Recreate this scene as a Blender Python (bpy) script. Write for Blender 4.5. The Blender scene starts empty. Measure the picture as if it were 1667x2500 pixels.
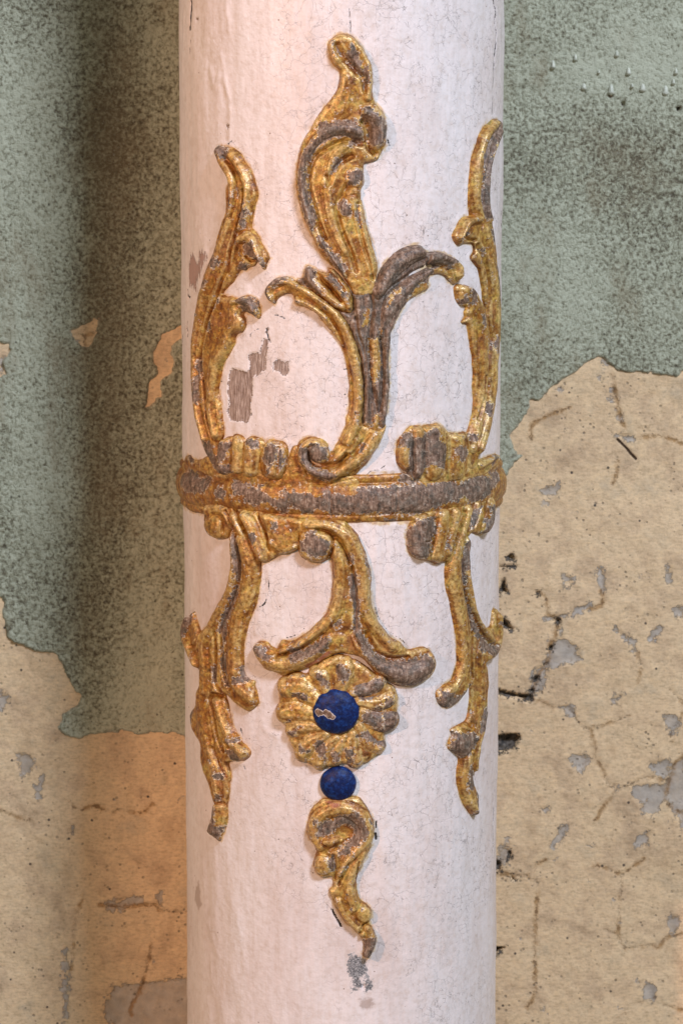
import bpy, math
import numpy as np
sc = bpy.context.scene

# ------------------------------------------------------------------ camera
PHI = math.radians(7.0)          # looking slightly down
L0 = 1.30                        # camera to the front of the column
RAD = 0.100                      # column radius (m)
FPX = 5384.0                     # focal length in pixels of the 1667x2500 photograph
YW = 0.14                        # depth of the wall face behind the column axis
CAM = np.array([0.0, -RAD - L0*math.cos(PHI), L0*math.sin(PHI)])
cd = bpy.data.cameras.new("camera"); cam = bpy.data.objects.new("camera", cd)
sc.collection.objects.link(cam); sc.camera = cam
cam.location = CAM; cam.rotation_euler = (math.pi/2 - PHI, 0, 0)
cd.sensor_fit = 'VERTICAL'; cd.sensor_height = 36; cd.sensor_width = 24
cd.lens = 36*FPX/2500; cd.clip_start = 0.05; cd.clip_end = 50
cd.dof.use_dof = True; cd.dof.focus_distance = 1.315; cd.dof.aperture_fstop = 18

# ------------------------------------------------------------------ light
sc.view_settings.view_transform = 'Standard'; sc.view_settings.look = 'None'
sc.view_settings.exposure = 0.09; sc.view_settings.gamma = 1
w = bpy.data.worlds.new("World"); sc.world = w; w.use_nodes = True
bg = w.node_tree.nodes['Background']
bg.inputs[0].default_value = (1.0, 0.91, 0.77, 1); bg.inputs[1].default_value = 0.265

def aim(o, tgt):
    from mathutils import Vector
    d = Vector(tgt) - o.location
    o.rotation_euler = d.to_track_quat('-Z', 'Y').to_euler()

def area(name, loc, tgt, size, sizey, power, col):
    l = bpy.data.lights.new(name, 'AREA'); l.shape = 'RECTANGLE'; l.size = size; l.size_y = sizey
    l.energy = power; l.color = col
    o = bpy.data.objects.new(name, l); sc.collection.objects.link(o); o.location = loc; aim(o, tgt)
    return o
AL = math.radians(28.5)
area("window_light", (2.5*math.sin(AL), -2.5*math.cos(AL), 2.05), (0, 0, 0), 0.52, 0.40, 95, (0.74, 0.82, 1.0))
BE = math.radians(36)
ls = bpy.data.lights.new("warm_lamp", 'SPOT'); ls.energy = 72; ls.color = (1.0, 0.54, 0.33)
ls.shadow_soft_size = 0.035; ls.spot_size = math.radians(9.9); ls.spot_blend = 0.16
lo = bpy.data.objects.new("warm_lamp", ls); sc.collection.objects.link(lo)
lo.location = (-1.8*math.sin(BE), -1.8*math.cos(BE), 0.62)
aim(lo, (0.017, 0.111, -0.12))
lo.scale = (1.0, 5.8, 1.0)

# ------------------------------------------------------------------ tracing helpers
CR = {'A': (680, 60, 4.9), 'B': (680, 400, 4.9), 'C': (440, 340, 6.533), 'D': (440, 600, 6.533),
      'E': (440, 840, 6.533), 'F': (640, 560, 4.9), 'G': (640, 860, 4.9), 'H': (920, 560, 4.9),
      'I': (1000, 260, 6.533), 'J': (920, 860, 4.9), 'K': (430, 1040, 4.9), 'L': (690, 1200, 4.9),
      'M': (920, 1200, 4.9), 'N': (430, 1380, 4.9), 'O': (600, 1520, 3.267), 'P': (430, 1700, 4.9),
      'Q': (700, 1960, 4.9), 'S': (1000, 1440, 4.9), 'T': (1000, 1720, 4.9), 'X': (430, 2100, 1.936),
      'Y': (430, 0, 1.936), 'V': (0, 0, 1.8816), 'W': (0, 1250, 1.8816), 'U': (1187, 0, 2.613),
      'R': (1187, 850, 2.767), 'Z': (1187, 1650, 2.767), 'x': (0, 0, 1.0)}

def pts(s):
    out = []; c = None
    for t in s.split():
        if t in CR: c = CR[t]; continue
        a, b = t.split(',')
        out.append((c[0] + float(a)/c[2], c[1] + float(b)/c[2]))
    return np.array(out)

def rays(p):
    X = (p[:, 0] - 833.5)/FPX; Y = -(p[:, 1] - 1250)/FPX
    s, c = math.sin(PHI), math.cos(PHI)
    return np.stack([X, c + Y*s, -s + Y*c], 1)

def cyl(s, lift=0.003):
    """traced outline -> (arc length u, height v) in mm on the column"""
    p = pts(s) if isinstance(s, str) else s
    d = rays(p); r = RAD + lift
    a = d[:, 0]**2 + d[:, 1]**2
    b = CAM[0]*d[:, 0] + CAM[1]*d[:, 1]
    cc = CAM[0]**2 + CAM[1]**2 - r*r
    disc = np.maximum(b*b - a*cc, 0.0)
    t = (-b - np.sqrt(disc))/a
    q = CAM + d*t[:, None]
    th = np.arctan2(q[:, 0], -q[:, 1])
    return np.stack([th*RAD*1000, q[:, 2]*1000], 1)

def wal(s):
    p = pts(s) if isinstance(s, str) else s
    d = rays(p); t = (YW - CAM[1])/d[:, 1]
    q = CAM + d*t[:, None]
    return np.stack([q[:, 0]*1000, q[:, 2]*1000], 1)

rng = np.random.default_rng(7)
_tab = rng.random((64, 256, 256)).astype(np.float32)
def vnoise(x, y, scale, seed=0):
    t = _tab[seed % 64]
    x = np.asarray(x)/scale + 37.3*seed; y = np.asarray(y)/scale + 11.7*seed
    xi = np.floor(x).astype(np.int64); yi = np.floor(y).astype(np.int64)
    fx = x - xi; fy = y - yi
    fx = fx*fx*fx*(fx*(fx*6-15)+10); fy = fy*fy*fy*(fy*(fy*6-15)+10)
    g = lambda a, b: t[a & 255, b & 255]
    return (g(xi, yi)*(1-fx)*(1-fy) + g(xi+1, yi)*fx*(1-fy) + g(xi, yi+1)*(1-fx)*fy + g(xi+1, yi+1)*fx*fy)*2 - 1
def fbm(x, y, scale, seed=0, oct=4, gain=0.5):
    s = 0; a = 1
    for k in range(oct):
        s = s + a*vnoise(x, y, scale/(2.03**k), seed*5+k); a *= gain
    return s

def seg_dist(X, Y, P, closed, width=None):
    """distance to a polyline and, if width is given, distance / local width"""
    best = np.full(X.shape, 1e9); rel = np.full(X.shape, 1e9)
    n = len(P); m = n if closed else n-1
    if n == 1:
        d = np.hypot(X-P[0, 0], Y-P[0, 1])
        return d, (d/width[0] if width is not None else None)
    for i in range(m):
        ax, ay = P[i]; bx, by = P[(i+1) % n]
        dx, dy = bx-ax, by-ay; q = dx*dx+dy*dy + 1e-9
        t = np.clip(((X-ax)*dx + (Y-ay)*dy)/q, 0, 1)
        d = np.hypot(X-ax-t*dx, Y-ay-t*dy)
        if width is not None:
            wv = width[i] + (width[(i+1) % n]-width[i])*t
            rel = np.minimum(rel, d/wv)
        best = np.minimum(best, d)
    return best, rel

def spline(P, k=5):
    P = np.asarray(P, float)
    if len(P) < 3: return P
    Q = np.vstack([2*P[0]-P[1], P, 2*P[-1]-P[-2]]); out = []
    for i in range(1, len(Q)-2):
        for j in range(k):
            t = j/k
            out.append(0.5*((2*Q[i]) + (-Q[i-1]+Q[i+1])*t + (2*Q[i-1]-5*Q[i]+4*Q[i+1]-Q[i+2])*t*t
                            + (-Q[i-1]+3*Q[i]-3*Q[i+1]+Q[i+2])*t**3))
    out.append(Q[-2]); return np.array(out)

def cspline(P, k=3):
    P = np.asarray(P, float); n = len(P); out = []
    for i in range(n):
        a, b, c, d = P[i-1], P[i], P[(i+1) % n], P[(i+2) % n]
        for j in range(k):
            t = j/k
            out.append(0.5*((2*b) + (-a+c)*t + (2*a-5*b+4*c-d)*t*t + (-a+3*b-3*c+d)*t**3))
    return np.array(out)

def poly_sd(X, Y, P, out=None, margin=12.0):
    """signed distance (positive inside); max-combined into out"""
    if out is None: out = np.full(X.shape, -margin)
    x0, y0 = P.min(0) - margin; x1, y1 = P.max(0) + margin
    m = (X >= x0) & (X <= x1) & (Y >= y0) & (Y <= y1)
    if not m.any(): return out
    xs, ys = X[m], Y[m]
    d, _ = seg_dist(xs, ys, P, True)
    ins = np.zeros(xs.shape, bool); n = len(P)
    for i in range(n):
        ax, ay = P[i]; bx, by = P[(i+1) % n]
        c = ((ay > ys) != (by > ys))
        ins ^= c & (xs < (bx-ax)*(ys-ay)/(by-ay+1e-12) + ax)
    out[m] = np.maximum(out[m], np.where(ins, d, -d))
    return out

def line_sd(X, Y, P, out, margin=10.0, width=None):
    x0, y0 = P.min(0) - margin; x1, y1 = P.max(0) + margin
    m = (X >= x0) & (X <= x1) & (Y >= y0) & (Y <= y1)
    if m.any():
        d, r = seg_dist(X[m], Y[m], P, False, width)
        out[m] = np.minimum(out[m], d if width is None else r)
    return out

# ------------------------------------------------------------------ mesh from a grid
col = sc.collection
def grid_mesh(name, pos, keep, mat, parent, attrs):
    """pos (ny,nx,3) m, keep (ny,nx) vertex mask; faces with any kept vertex stay"""
    ny, nx = keep.shape
    f = keep[:-1, :-1] | keep[1:, :-1] | keep[:-1, 1:] | keep[1:, 1:]
    idx = np.arange(ny*nx).reshape(ny, nx)
    q = np.stack([idx[:-1, :-1][f], idx[:-1, 1:][f], idx[1:, 1:][f], idx[1:, :-1][f]], 1)
    used = np.zeros(ny*nx, bool); used[q.ravel()] = True
    remap = np.cumsum(used) - 1
    v = pos.reshape(-1, 3)[used]; q = remap[q]
    me = bpy.data.meshes.new(name)
    me.vertices.add(len(v)); me.vertices.foreach_set('co', v.astype(np.float32).ravel())
    me.loops.add(len(q)*4); me.loops.foreach_set('vertex_index', q.astype(np.int32).ravel())
    me.polygons.add(len(q)); me.polygons.foreach_set('loop_start', (np.arange(len(q))*4).astype(np.int32))
    me.update(calc_edges=True); me.shade_smooth()
    for k, a in attrs.items():
        at = me.attributes.new(k, 'FLOAT', 'POINT')
        at.data.foreach_set('value', np.asarray(a, np.float32).reshape(-1)[used])
    me.materials.append(mat)
    o = bpy.data.objects.new(name, me); col.objects.link(o)
    if parent: o.parent = parent
    return o

def to_world(U, V, H):
    th = U/(RAD*1000); r = RAD + H/1000
    return np.stack([r*np.sin(th), -r*np.cos(th), V/1000], -1)

# ------------------------------------------------------------------ node helper
class NT:
    def __init__(s, name):
        s.m = bpy.data.materials.new(name); s.m.use_nodes = True
        s.t = s.m.node_tree; s.n = s.t.nodes; s.p = s.n['Principled BSDF']
        s.co = s.n.new('ShaderNodeTexCoord').outputs['Object']
    def link(s, a, b): s.t.links.new(a, b)
    def val(s, inp, v):
        if hasattr(v, 'node'): s.link(v, inp)
        else: inp.default_value = v
    def attr(s, n):
        a = s.n.new('ShaderNodeAttribute'); a.attribute_name = n; return a.outputs['Fac']
    def math(s, op, a, b=0.0, c=None, clamp=False):
        n = s.n.new('ShaderNodeMath'); n.operation = op; n.use_clamp = clamp
        s.val(n.inputs[0], a); s.val(n.inputs[1], b)
        if c is not None: s.val(n.inputs[2], c)
        return n.outputs[0]
    def scale(s, sx, sy, sz, loc=(0, 0, 0)):
        n = s.n.new('ShaderNodeMapping'); n.inputs['Scale'].default_value = (sx, sy, sz)
        n.inputs['Location'].default_value = loc
        s.link(s.co, n.inputs[0]); return n.outputs[0]
    def warp(s, vec, scale, amt):
        """vector + noise, vec in its own units"""
        n = s.n.new('ShaderNodeTexNoise'); n.inputs['Scale'].default_value = scale; n.inputs['Detail'].default_value = 3
        s.link(vec, n.inputs['Vector'])
        a = s.n.new('ShaderNodeVectorMath'); a.operation = 'SUBTRACT'; s.link(n.outputs['Color'], a.inputs[0]); a.inputs[1].default_value = (.5, .5, .5)
        b = s.n.new('ShaderNodeVectorMath'); b.operation = 'SCALE'; s.link(a.outputs[0], b.inputs[0]); b.inputs['Scale'].default_value = amt
        c = s.n.new('ShaderNodeVectorMath'); c.operation = 'ADD'; s.link(vec, c.inputs[0]); s.link(b.outputs[0], c.inputs[1])
        return c.outputs[0]
    def noise(s, mm, det=4, rough=0.55, vec=None, loc=(0, 0, 0), dist=0.0):
        """noise whose features are about mm millimetres"""
        n = s.n.new('ShaderNodeTexNoise'); n.inputs['Detail'].default_value = det
        n.inputs['Roughness'].default_value = rough; n.inputs['Distortion'].default_value = dist
        if vec is None: vec = s.scale(1000, 1000, 1000, loc)
        n.inputs['Scale'].default_value = 1.0/mm; s.link(vec, n.inputs['Vector'])
        return n.outputs['Fac']
    def voro(s, mm, vec=None, feature='F1', rand=1.0, out='Distance'):
        n = s.n.new('ShaderNodeTexVoronoi'); n.feature = feature; n.inputs['Randomness'].default_value = rand
        if vec is None: vec = s.scale(1000, 1000, 1000)
        n.inputs['Scale'].default_value = 1.0/mm; s.link(vec, n.inputs['Vector'])
        return n.outputs[out]
    def step(s, v, a, b):
        n = s.n.new('ShaderNodeMapRange'); n.interpolation_type = 'SMOOTHSTEP'
        s.link(v, n.inputs['Value']); n.inputs['From Min'].default_value = a; n.inputs['From Max'].default_value = b
        if a > b:
            n.inputs['From Min'].default_value = b; n.inputs['From Max'].default_value = a
            n.inputs['To Min'].default_value = 1; n.inputs['To Max'].default_value = 0
        return n.outputs['Result']
    def ramp(s, v, stops):
        n = s.n.new('ShaderNodeValToRGB'); e = n.color_ramp.elements
        while len(e) < len(stops): e.new(0.5)
        for k, (p, c) in enumerate(stops):
            e[k].position = p; e[k].color = (*c, 1)
        s.link(v, n.inputs[0]); return n.outputs['Color']
    def mix(s, f, a, b, mode='MIX'):
        n = s.n.new('ShaderNodeMix'); n.data_type = 'RGBA'; n.blend_type = mode
        s.val(n.inputs[0], f)
        for i, v in ((6, a), (7, b)):
            if isinstance(v, tuple): n.inputs[i].default_value = (*v, 1)
            else: s.link(v, n.inputs[i])
        return n.outputs[2]
    def mixf(s, f, a, b):
        return s.math('ADD', s.math('MULTIPLY', a, s.math('SUBTRACT', 1.0, f)), s.math('MULTIPLY', b, f))
    def bump(s, h, dist, strength=1.0, nrm=None):
        n = s.n.new('ShaderNodeBump'); n.inputs['Distance'].default_value = dist
        n.inputs['Strength'].default_value = strength; s.link(h, n.inputs['Height'])
        if nrm is not None: s.link(nrm, n.inputs['Normal'])
        return n.outputs['Normal']

def wood_color(t, blue=0.5):
    g = t.math('ADD', t.math('MULTIPLY', t.noise(1.0, 5, 0.68, vec=t.scale(800, 800, 130)), 0.45), t.math('MULTIPLY', t.noise(3.0, 6, 0.72, loc=(7, 1, 1)), 0.55))
    c = t.ramp(g, [(0.38, (0.036, 0.021, 0.013)), (0.46, (0.130, 0.078, 0.050)), (0.54, (0.255, 0.166, 0.115)), (0.63, (0.480, 0.385, 0.300))])
    b = t.step(t.noise(7, 4, 0.6), 0.48, 0.60)
    g2 = t.ramp(t.noise(1.5, 5, 0.7), [(0.32, (0.026, 0.025, 0.019)), (0.52, (0.095, 0.090, 0.072)), (0.70, (0.31, 0.29, 0.25))])
    c = t.mix(t.math('MULTIPLY', b, blue), c, g2)
    dk = t.step(t.noise(2.6, 5, 0.7, loc=(44, 4, 4)), 0.40, 0.33)
    return t.mix(t.math('MULTIPLY', dk, 0.7), c, (0.035, 0.030, 0.026)), g

def gold_material():
    t = NT('worn_gilding')
    bare = t.attr('bare')
    e1 = t.math('MULTIPLY', t.math('SUBTRACT', t.noise(3.2, 5, 0.65), 0.5), 8.5)
    e2 = t.math('MULTIPLY', t.math('SUBTRACT', t.noise(0.9, 3), 0.5), 3.4)
    s1 = t.math('ADD', t.math('ADD', bare, e1), e2)
    chips = t.math('MULTIPLY', t.math('SUBTRACT', t.math('ADD', t.noise(4.0, 6, 0.70, loc=(31, 7, 3)), t.math('MULTIPLY', t.attr('crest'), 0.05)), 0.675), 14.0)
    s_all = t.math('MAXIMUM', s1, chips)
    isl = t.math('MULTIPLY', t.math('SUBTRACT', t.noise(3.4, 6, 0.7, loc=(60, 6, 0)), 0.60), 16.0)
    s_all = t.math('SUBTRACT', s_all, t.math('MAXIMUM', isl, 0.0))
    m = t.step(s_all, -0.06, 0.10)
    rim = t.math('MULTIPLY', t.step(s_all, -0.95, -0.40), t.step(t.noise(1.9, 3, loc=(5, 5, 5)), 0.44, 0.56))
    base = t.ramp(t.noise(11, 6, 0.66, dist=0.5), [(0.33, (0.110, 0.034, 0.007)), (0.42, (0.250, 0.100, 0.018)), (0.50, (0.380, 0.195, 0.042)), (0.56, (0.540, 0.350, 0.095)), (0.62, (0.330, 0.250, 0.065)), (0.70, (0.220, 0.100, 0.020))])
    brn = t.step(t.math('ADD', t.noise(17, 5, 0.62, loc=(12, 66, 4)), t.attr('tone')), 0.47, 0.60)  # brown by piece; left-flank pieces browner, their weaker light put into the colour
    base = t.mix(t.math('MULTIPLY', brn, 0.80), base, t.ramp(t.noise(4, 5, 0.7, loc=(2, 2, 60)), [(0.36, (0.090, 0.025, 0.004)), (0.47, (0.235, 0.078, 0.009)), (0.57, (0.360, 0.155, 0.020)), (0.66, (0.520, 0.290, 0.055))]))
    pk = t.mix(t.math('MULTIPLY', t.step(t.noise(14, 4, loc=(50, 0, 20)), 0.52, 0.66), 0.5), base, (0.42, 0.200, 0.080))
    yel = t.mix(t.math('MULTIPLY', t.step(t.noise(4.0, 6, 0.72, loc=(9, 40, 2)), 0.53, 0.65), 0.60), pk, (0.580, 0.400, 0.085))
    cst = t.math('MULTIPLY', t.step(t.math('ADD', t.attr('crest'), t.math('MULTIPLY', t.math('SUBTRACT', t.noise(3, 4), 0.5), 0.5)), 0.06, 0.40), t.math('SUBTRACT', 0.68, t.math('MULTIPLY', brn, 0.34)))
    yel = t.mix(cst, yel, t.ramp(t.noise(2, 3), [(0.35, (0.520, 0.330, 0.105)), (0.65, (0.740, 0.560, 0.250))]))  # rubbed crests yellowed, with ridge highlights painted into the colour
    fine = t.ramp(t.noise(2.2, 6, 0.66, loc=(0, 5, 0)), [(0.34, (0.50, 0.40, 0.30)), (0.5, (1, 1, 1)), (0.66, (1.38, 1.36, 1.28))])
    c = t.mix(1.0, yel, fine, 'MULTIPLY')
    red = t.step(t.math('ADD', t.attr('red'), e2), -0.1, 0.7)
    c = t.mix(t.math('MULTIPLY', red, 0.75), c, (0.36, 0.120, 0.085))
    spk = t.step(t.noise(1.1, 2, loc=(3, 80, 9)), 0.70, 0.76)
    c = t.mix(t.math('MULTIPLY', spk, 0.6), c, (0.76, 0.60, 0.38))  # pale specks painted in as small glints
    bol = t.math('MULTIPLY', t.step(s_all, -2.2, -0.3), t.step(t.noise(3.0, 4, 0.6, loc=(0, 8, 21)), 0.46, 0.60))
    c = t.mix(t.math('MULTIPLY', bol, 0.55), c, (0.270, 0.080, 0.020))
    c = t.mix(t.math('MULTIPLY', rim, 0.80), c, (0.78, 0.70, 0.58))
    wc, g = wood_color(t)
    pale = t.step(t.noise(2.2, 6, 0.75, loc=(9, 9, 90)), 0.585, 0.66)
    wc = t.mix(t.math('MULTIPLY', pale, 0.75), wc, (0.56, 0.48, 0.39))
    c = t.mix(m, c, wc)
    t.link(c, t.p.inputs['Base Color'])
    t.p.inputs['Specular IOR Level'].default_value = 0.5
    inv = t.math('SUBTRACT', 1.0, m)
    t.link(t.math('MULTIPLY', inv, 0.15), t.p.inputs['Metallic'])
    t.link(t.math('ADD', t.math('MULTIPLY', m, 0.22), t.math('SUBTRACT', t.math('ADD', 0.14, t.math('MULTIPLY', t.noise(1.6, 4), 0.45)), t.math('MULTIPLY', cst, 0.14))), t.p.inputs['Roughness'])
    lay = t.math('MULTIPLY', inv, 0.30)
    rel = t.math('ADD', t.math('MULTIPLY', t.noise(2.4, 5, 0.62), 0.42), t.math('MULTIPLY', t.noise(0.9, 3, 0.6), 0.08))
    h = t.math('ADD', lay, rel)
    h = t.math('ADD', h, t.math('MULTIPLY', t.math('MULTIPLY', g, m), 0.30))
    t.link(t.bump(h, 0.001), t.p.inputs['Normal'])
    return t.m

def paint_material():
    t = NT('cracked_pale_paint')
    bare = t.attr('bare'); crk = t.attr('crack'); scr = t.attr('scrape')
    e1 = t.math('MULTIPLY', t.math('SUBTRACT', t.noise(2.4, 4), 0.5), 5.0)
    e2 = t.math('MULTIPLY', t.math('SUBTRACT', t.noise(0.9, 2), 0.5), 2.6)
    s = t.math('ADD', t.math('ADD', bare, e1), e2)
    m = t.step(s, -0.05, 0.12)
    # craquelure
    wv = t.warp(t.scale(1000, 1000, 1000), 0.35, 2.4)
    d1 = t.voro(5.2, wv, 'DISTANCE_TO_EDGE'); d2 = t.voro(2.5, wv, 'DISTANCE_TO_EDGE')
    d3 = t.voro(11.0, t.warp(t.scale(1000, 1000, 800), 0.2, 5), 'DISTANCE_TO_EDGE')
    zone = t.step(t.attr('craze'), 0.0, 1.0)
    n1 = t.step(t.noise(20, 5, 0.65, loc=(5, 0, 0)), 0.47, 0.60)
    n2 = t.step(t.noise(7, 4, 0.6, loc=(0, 9, 0)), 0.50, 0.64)
    brk = t.step(t.noise(2.6, 3, loc=(70, 0, 0)), 0.38, 0.56)
    l1 = t.math('MULTIPLY', t.math('MULTIPLY', t.step(d1, 0.030, 0.008), n1), brk)
    l2 = t.math('MULTIPLY', t.math('MULTIPLY', t.step(d2, 0.055, 0.015), n2), brk)
    l3 = t.math('MULTIPLY', t.math('MULTIPLY', t.step(d3, 0.012, 0.004), 0.6), t.step(t.noise(18, 3, loc=(0, 0, 44)), 0.42, 0.56))
    lines = t.math('MAXIMUM', t.math('MAXIMUM', l1, t.math('MULTIPLY', l2, 0.75)), l3)
    lines = t.math('MULTIPLY', lines, zone)
    # painted colour
    big = t.noise(45, 4, 0.6, vec=t.scale(1000, 1000, 420))
    c = t.ramp(big, [(0.30, (0.690, 0.600, 0.570)), (0.5, (0.765, 0.700, 0.685)), (0.7, (0.785, 0.740, 0.735))])
    st = t.noise(1.0, 4, 0.65, vec=t.scale(900, 900, 70))
    c = t.mix(1.0, c, t.ramp(st, [(0.30, (0.95, 0.94, 0.925)), (0.5, (1, 1, 1)), (0.7, (1.03, 1.03, 1.03))]), 'MULTIPLY')
    mot = t.noise(5, 5, 0.65)
    c = t.mix(1.0, c, t.ramp(mot, [(0.36, (0.93, 0.90, 0.87)), (0.50, (1, 1, 1)), (0.64, (1.04, 1.03, 1.03))]), 'MULTIPLY')
    dirty = t.step(t.noise(16, 5, 0.7, loc=(8, 3, 77)), 0.60, 0.78)
    c = t.mix(t.math('MULTIPLY', dirty, 0.35), c, (0.50, 0.42, 0.34))
    spots = t.math('MULTIPLY', t.step(t.voro(6.5), 0.085, 0.050), t.step(t.noise(9, 2, loc=(0, 33, 0)), 0.52, 0.60))
    c = t.mix(t.math('MULTIPLY', spots, 0.85), c, (0.15, 0.085, 0.055))
    c = t.mix(t.math('MULTIPLY', lines, 0.72), c, (0.20, 0.175, 0.17))
    stain = t.step(t.math('ADD', t.attr('stain'), t.math('MULTIPLY', t.math('SUBTRACT', t.noise(3, 5, 0.7), 0.5), 7)), -0.6, 1.8)
    c = t.mix(t.math('MULTIPLY', stain, 0.55), c, (0.30, 0.20, 0.15))
    nr = t.math('ADD', t.attr('near'), t.math('MULTIPLY', t.math('SUBTRACT', t.noise(3.4, 5, 0.7), 0.5), 5.0))
    c = t.mix(t.math('MULTIPLY', t.step(nr, -2.6, -0.2), 0.50), c, (0.86, 0.82, 0.78))
    grm = t.math('MULTIPLY', t.step(nr, -5.0, -1.0), t.step(t.noise(7, 5, 0.7, loc=(0, 17, 70)), 0.50, 0.64))
    c = t.mix(t.math('MULTIPLY', grm, 0.38), c, (0.42, 0.33, 0.27))
    ngold = t.math('MULTIPLY', t.step(nr, -1.7, -0.1), t.step(t.noise(15, 3, loc=(0, 77, 7)), 0.42, 0.54))
    c = t.mix(t.math('MULTIPLY', ngold, 0.72), c, t.ramp(t.noise(2.5, 4), [(0.35, (0.42, 0.22, 0.07)), (0.6, (0.66, 0.47, 0.18))]))
    # rim of lifted paint, bare wood, scraped reddish wood, grey gesso
    rim = t.math('MULTIPLY', t.step(s, -0.55, -0.25), t.step(bare, -3.0, -1.5))
    c = t.mix(t.math('MULTIPLY', rim, 0.5), c, (0.84, 0.80, 0.78))
    g = t.noise(1.0, 5, 0.65, vec=t.scale(1500, 1500, 150))
    wc = t.ramp(g, [(0.32, (0.150, 0.098, 0.078)), (0.45, (0.280, 0.205, 0.170)), (0.56, (0.420, 0.325, 0.280)), (0.67, (0.64, 0.55, 0.49))])
    c = t.mix(m, c, wc)
    gs = t.step(t.math('ADD', t.attr('grey'), t.math('MULTIPLY', t.math('SUBTRACT', t.noise(1.8, 5, 0.7), 0.5), 14)), -0.1, 0.3)
    gc = t.ramp(t.noise(0.9, 4, 0.7), [(0.38, (0.055, 0.058, 0.064)), (0.52, (0.24, 0.24, 0.25)), (0.66, (0.55, 0.54, 0.54))])
    c = t.mix(gs, c, gc)
    sm = t.step(t.math('ADD', scr, t.math('MULTIPLY', t.math('SUBTRACT', t.noise(1.0, 4, 0.7, vec=t.scale(700, 700, 130)), 0.5), 20)), -0.2, 0.6)
    c = t.mix(t.math('MULTIPLY', sm, 0.85), c, (0.36, 0.205, 0.165))
    cr = t.step(t.math('ADD', crk, t.math('MULTIPLY', t.math('SUBTRACT', t.noise(1.6, 4, 0.7, vec=t.scale(1000, 1000, 300)), 0.5), 2.0)), 0.42, 0.10)
    c = t.mix(cr, c, (0.030, 0.024, 0.020))
    t.link(c, t.p.inputs['Base Color'])
    t.link(t.math('ADD', 0.34, t.math('MULTIPLY', mot, 0.20)), t.p.inputs['Roughness'])
    t.p.inputs['Specular IOR Level'].default_value = 0.45
    h = t.math('MULTIPLY', t.math('SUBTRACT', 1.0, t.math('MAXIMUM', m, sm)), 0.55)
    h = t.math('SUBTRACT', h, t.math('MULTIPLY', lines, 0.10))
    h = t.math('SUBTRACT', h, t.math('MULTIPLY', cr, 0.8))
    h = t.math('ADD', h, t.math('MULTIPLY', t.math('MULTIPLY', g, m), 0.35))
    h = t.math('ADD', h, t.math('MULTIPLY', st, 0.07))
    h = t.math('ADD', h, t.math('MULTIPLY', t.noise(3.0, 4, 0.55), 0.35))
    t.link(t.bump(h, 0.001), t.p.inputs['Normal'])
    return t.m

def blue_material():
    t = NT('blue_paint')
    bare = t.attr('bare')
    s = t.math('ADD', bare, t.math('MULTIPLY', t.math('SUBTRACT', t.noise(1.6, 3), 0.5), 1.8))
    m = t.step(s, -0.05, 0.08)
    c = t.ramp(t.noise(2.4, 5, 0.65), [(0.3, (0.0012, 0.0055, 0.036)), (0.50, (0.0016, 0.0120, 0.085)), (0.66, (0.005, 0.045, 0.210))])
    sc_ = t.step(t.noise(0.7, 4, 0.7, vec=t.scale(350, 900, 900)), 0.66, 0.76)
    c = t.mix(t.math('MULTIPLY', sc_, 0.5), c, (0.06, 0.13, 0.32))
    du = t.step(t.noise(4.5, 6, 0.75, loc=(3, 3, 3)), 0.52, 0.72)
    c = t.mix(t.math('MULTIPLY', du, 0.35), c, (0.030, 0.095, 0.260))
    c = t.mix(t.math('MULTIPLY', t.step(s, -0.5, -0.2), 0.9), c, (0.70, 0.62, 0.55))
    wc, g = wood_color(t)
    c = t.mix(m, c, wc)
    t.link(c, t.p.inputs['Base Color'])
    t.link(t.math('ADD', 0.28, t.math('MULTIPLY', t.noise(1.2, 4), 0.40)), t.p.inputs['Roughness'])
    t.p.inputs['Specular IOR Level'].default_value = 0.3
    h = t.math('ADD', t.math('MULTIPLY', t.math('SUBTRACT', 1.0, m), 0.25), t.math('MULTIPLY', t.noise(1.5, 5, 0.6), 0.35))
    t.link(t.bump(h, 0.001), t.p.inputs['Normal'])
    return t.m

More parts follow.
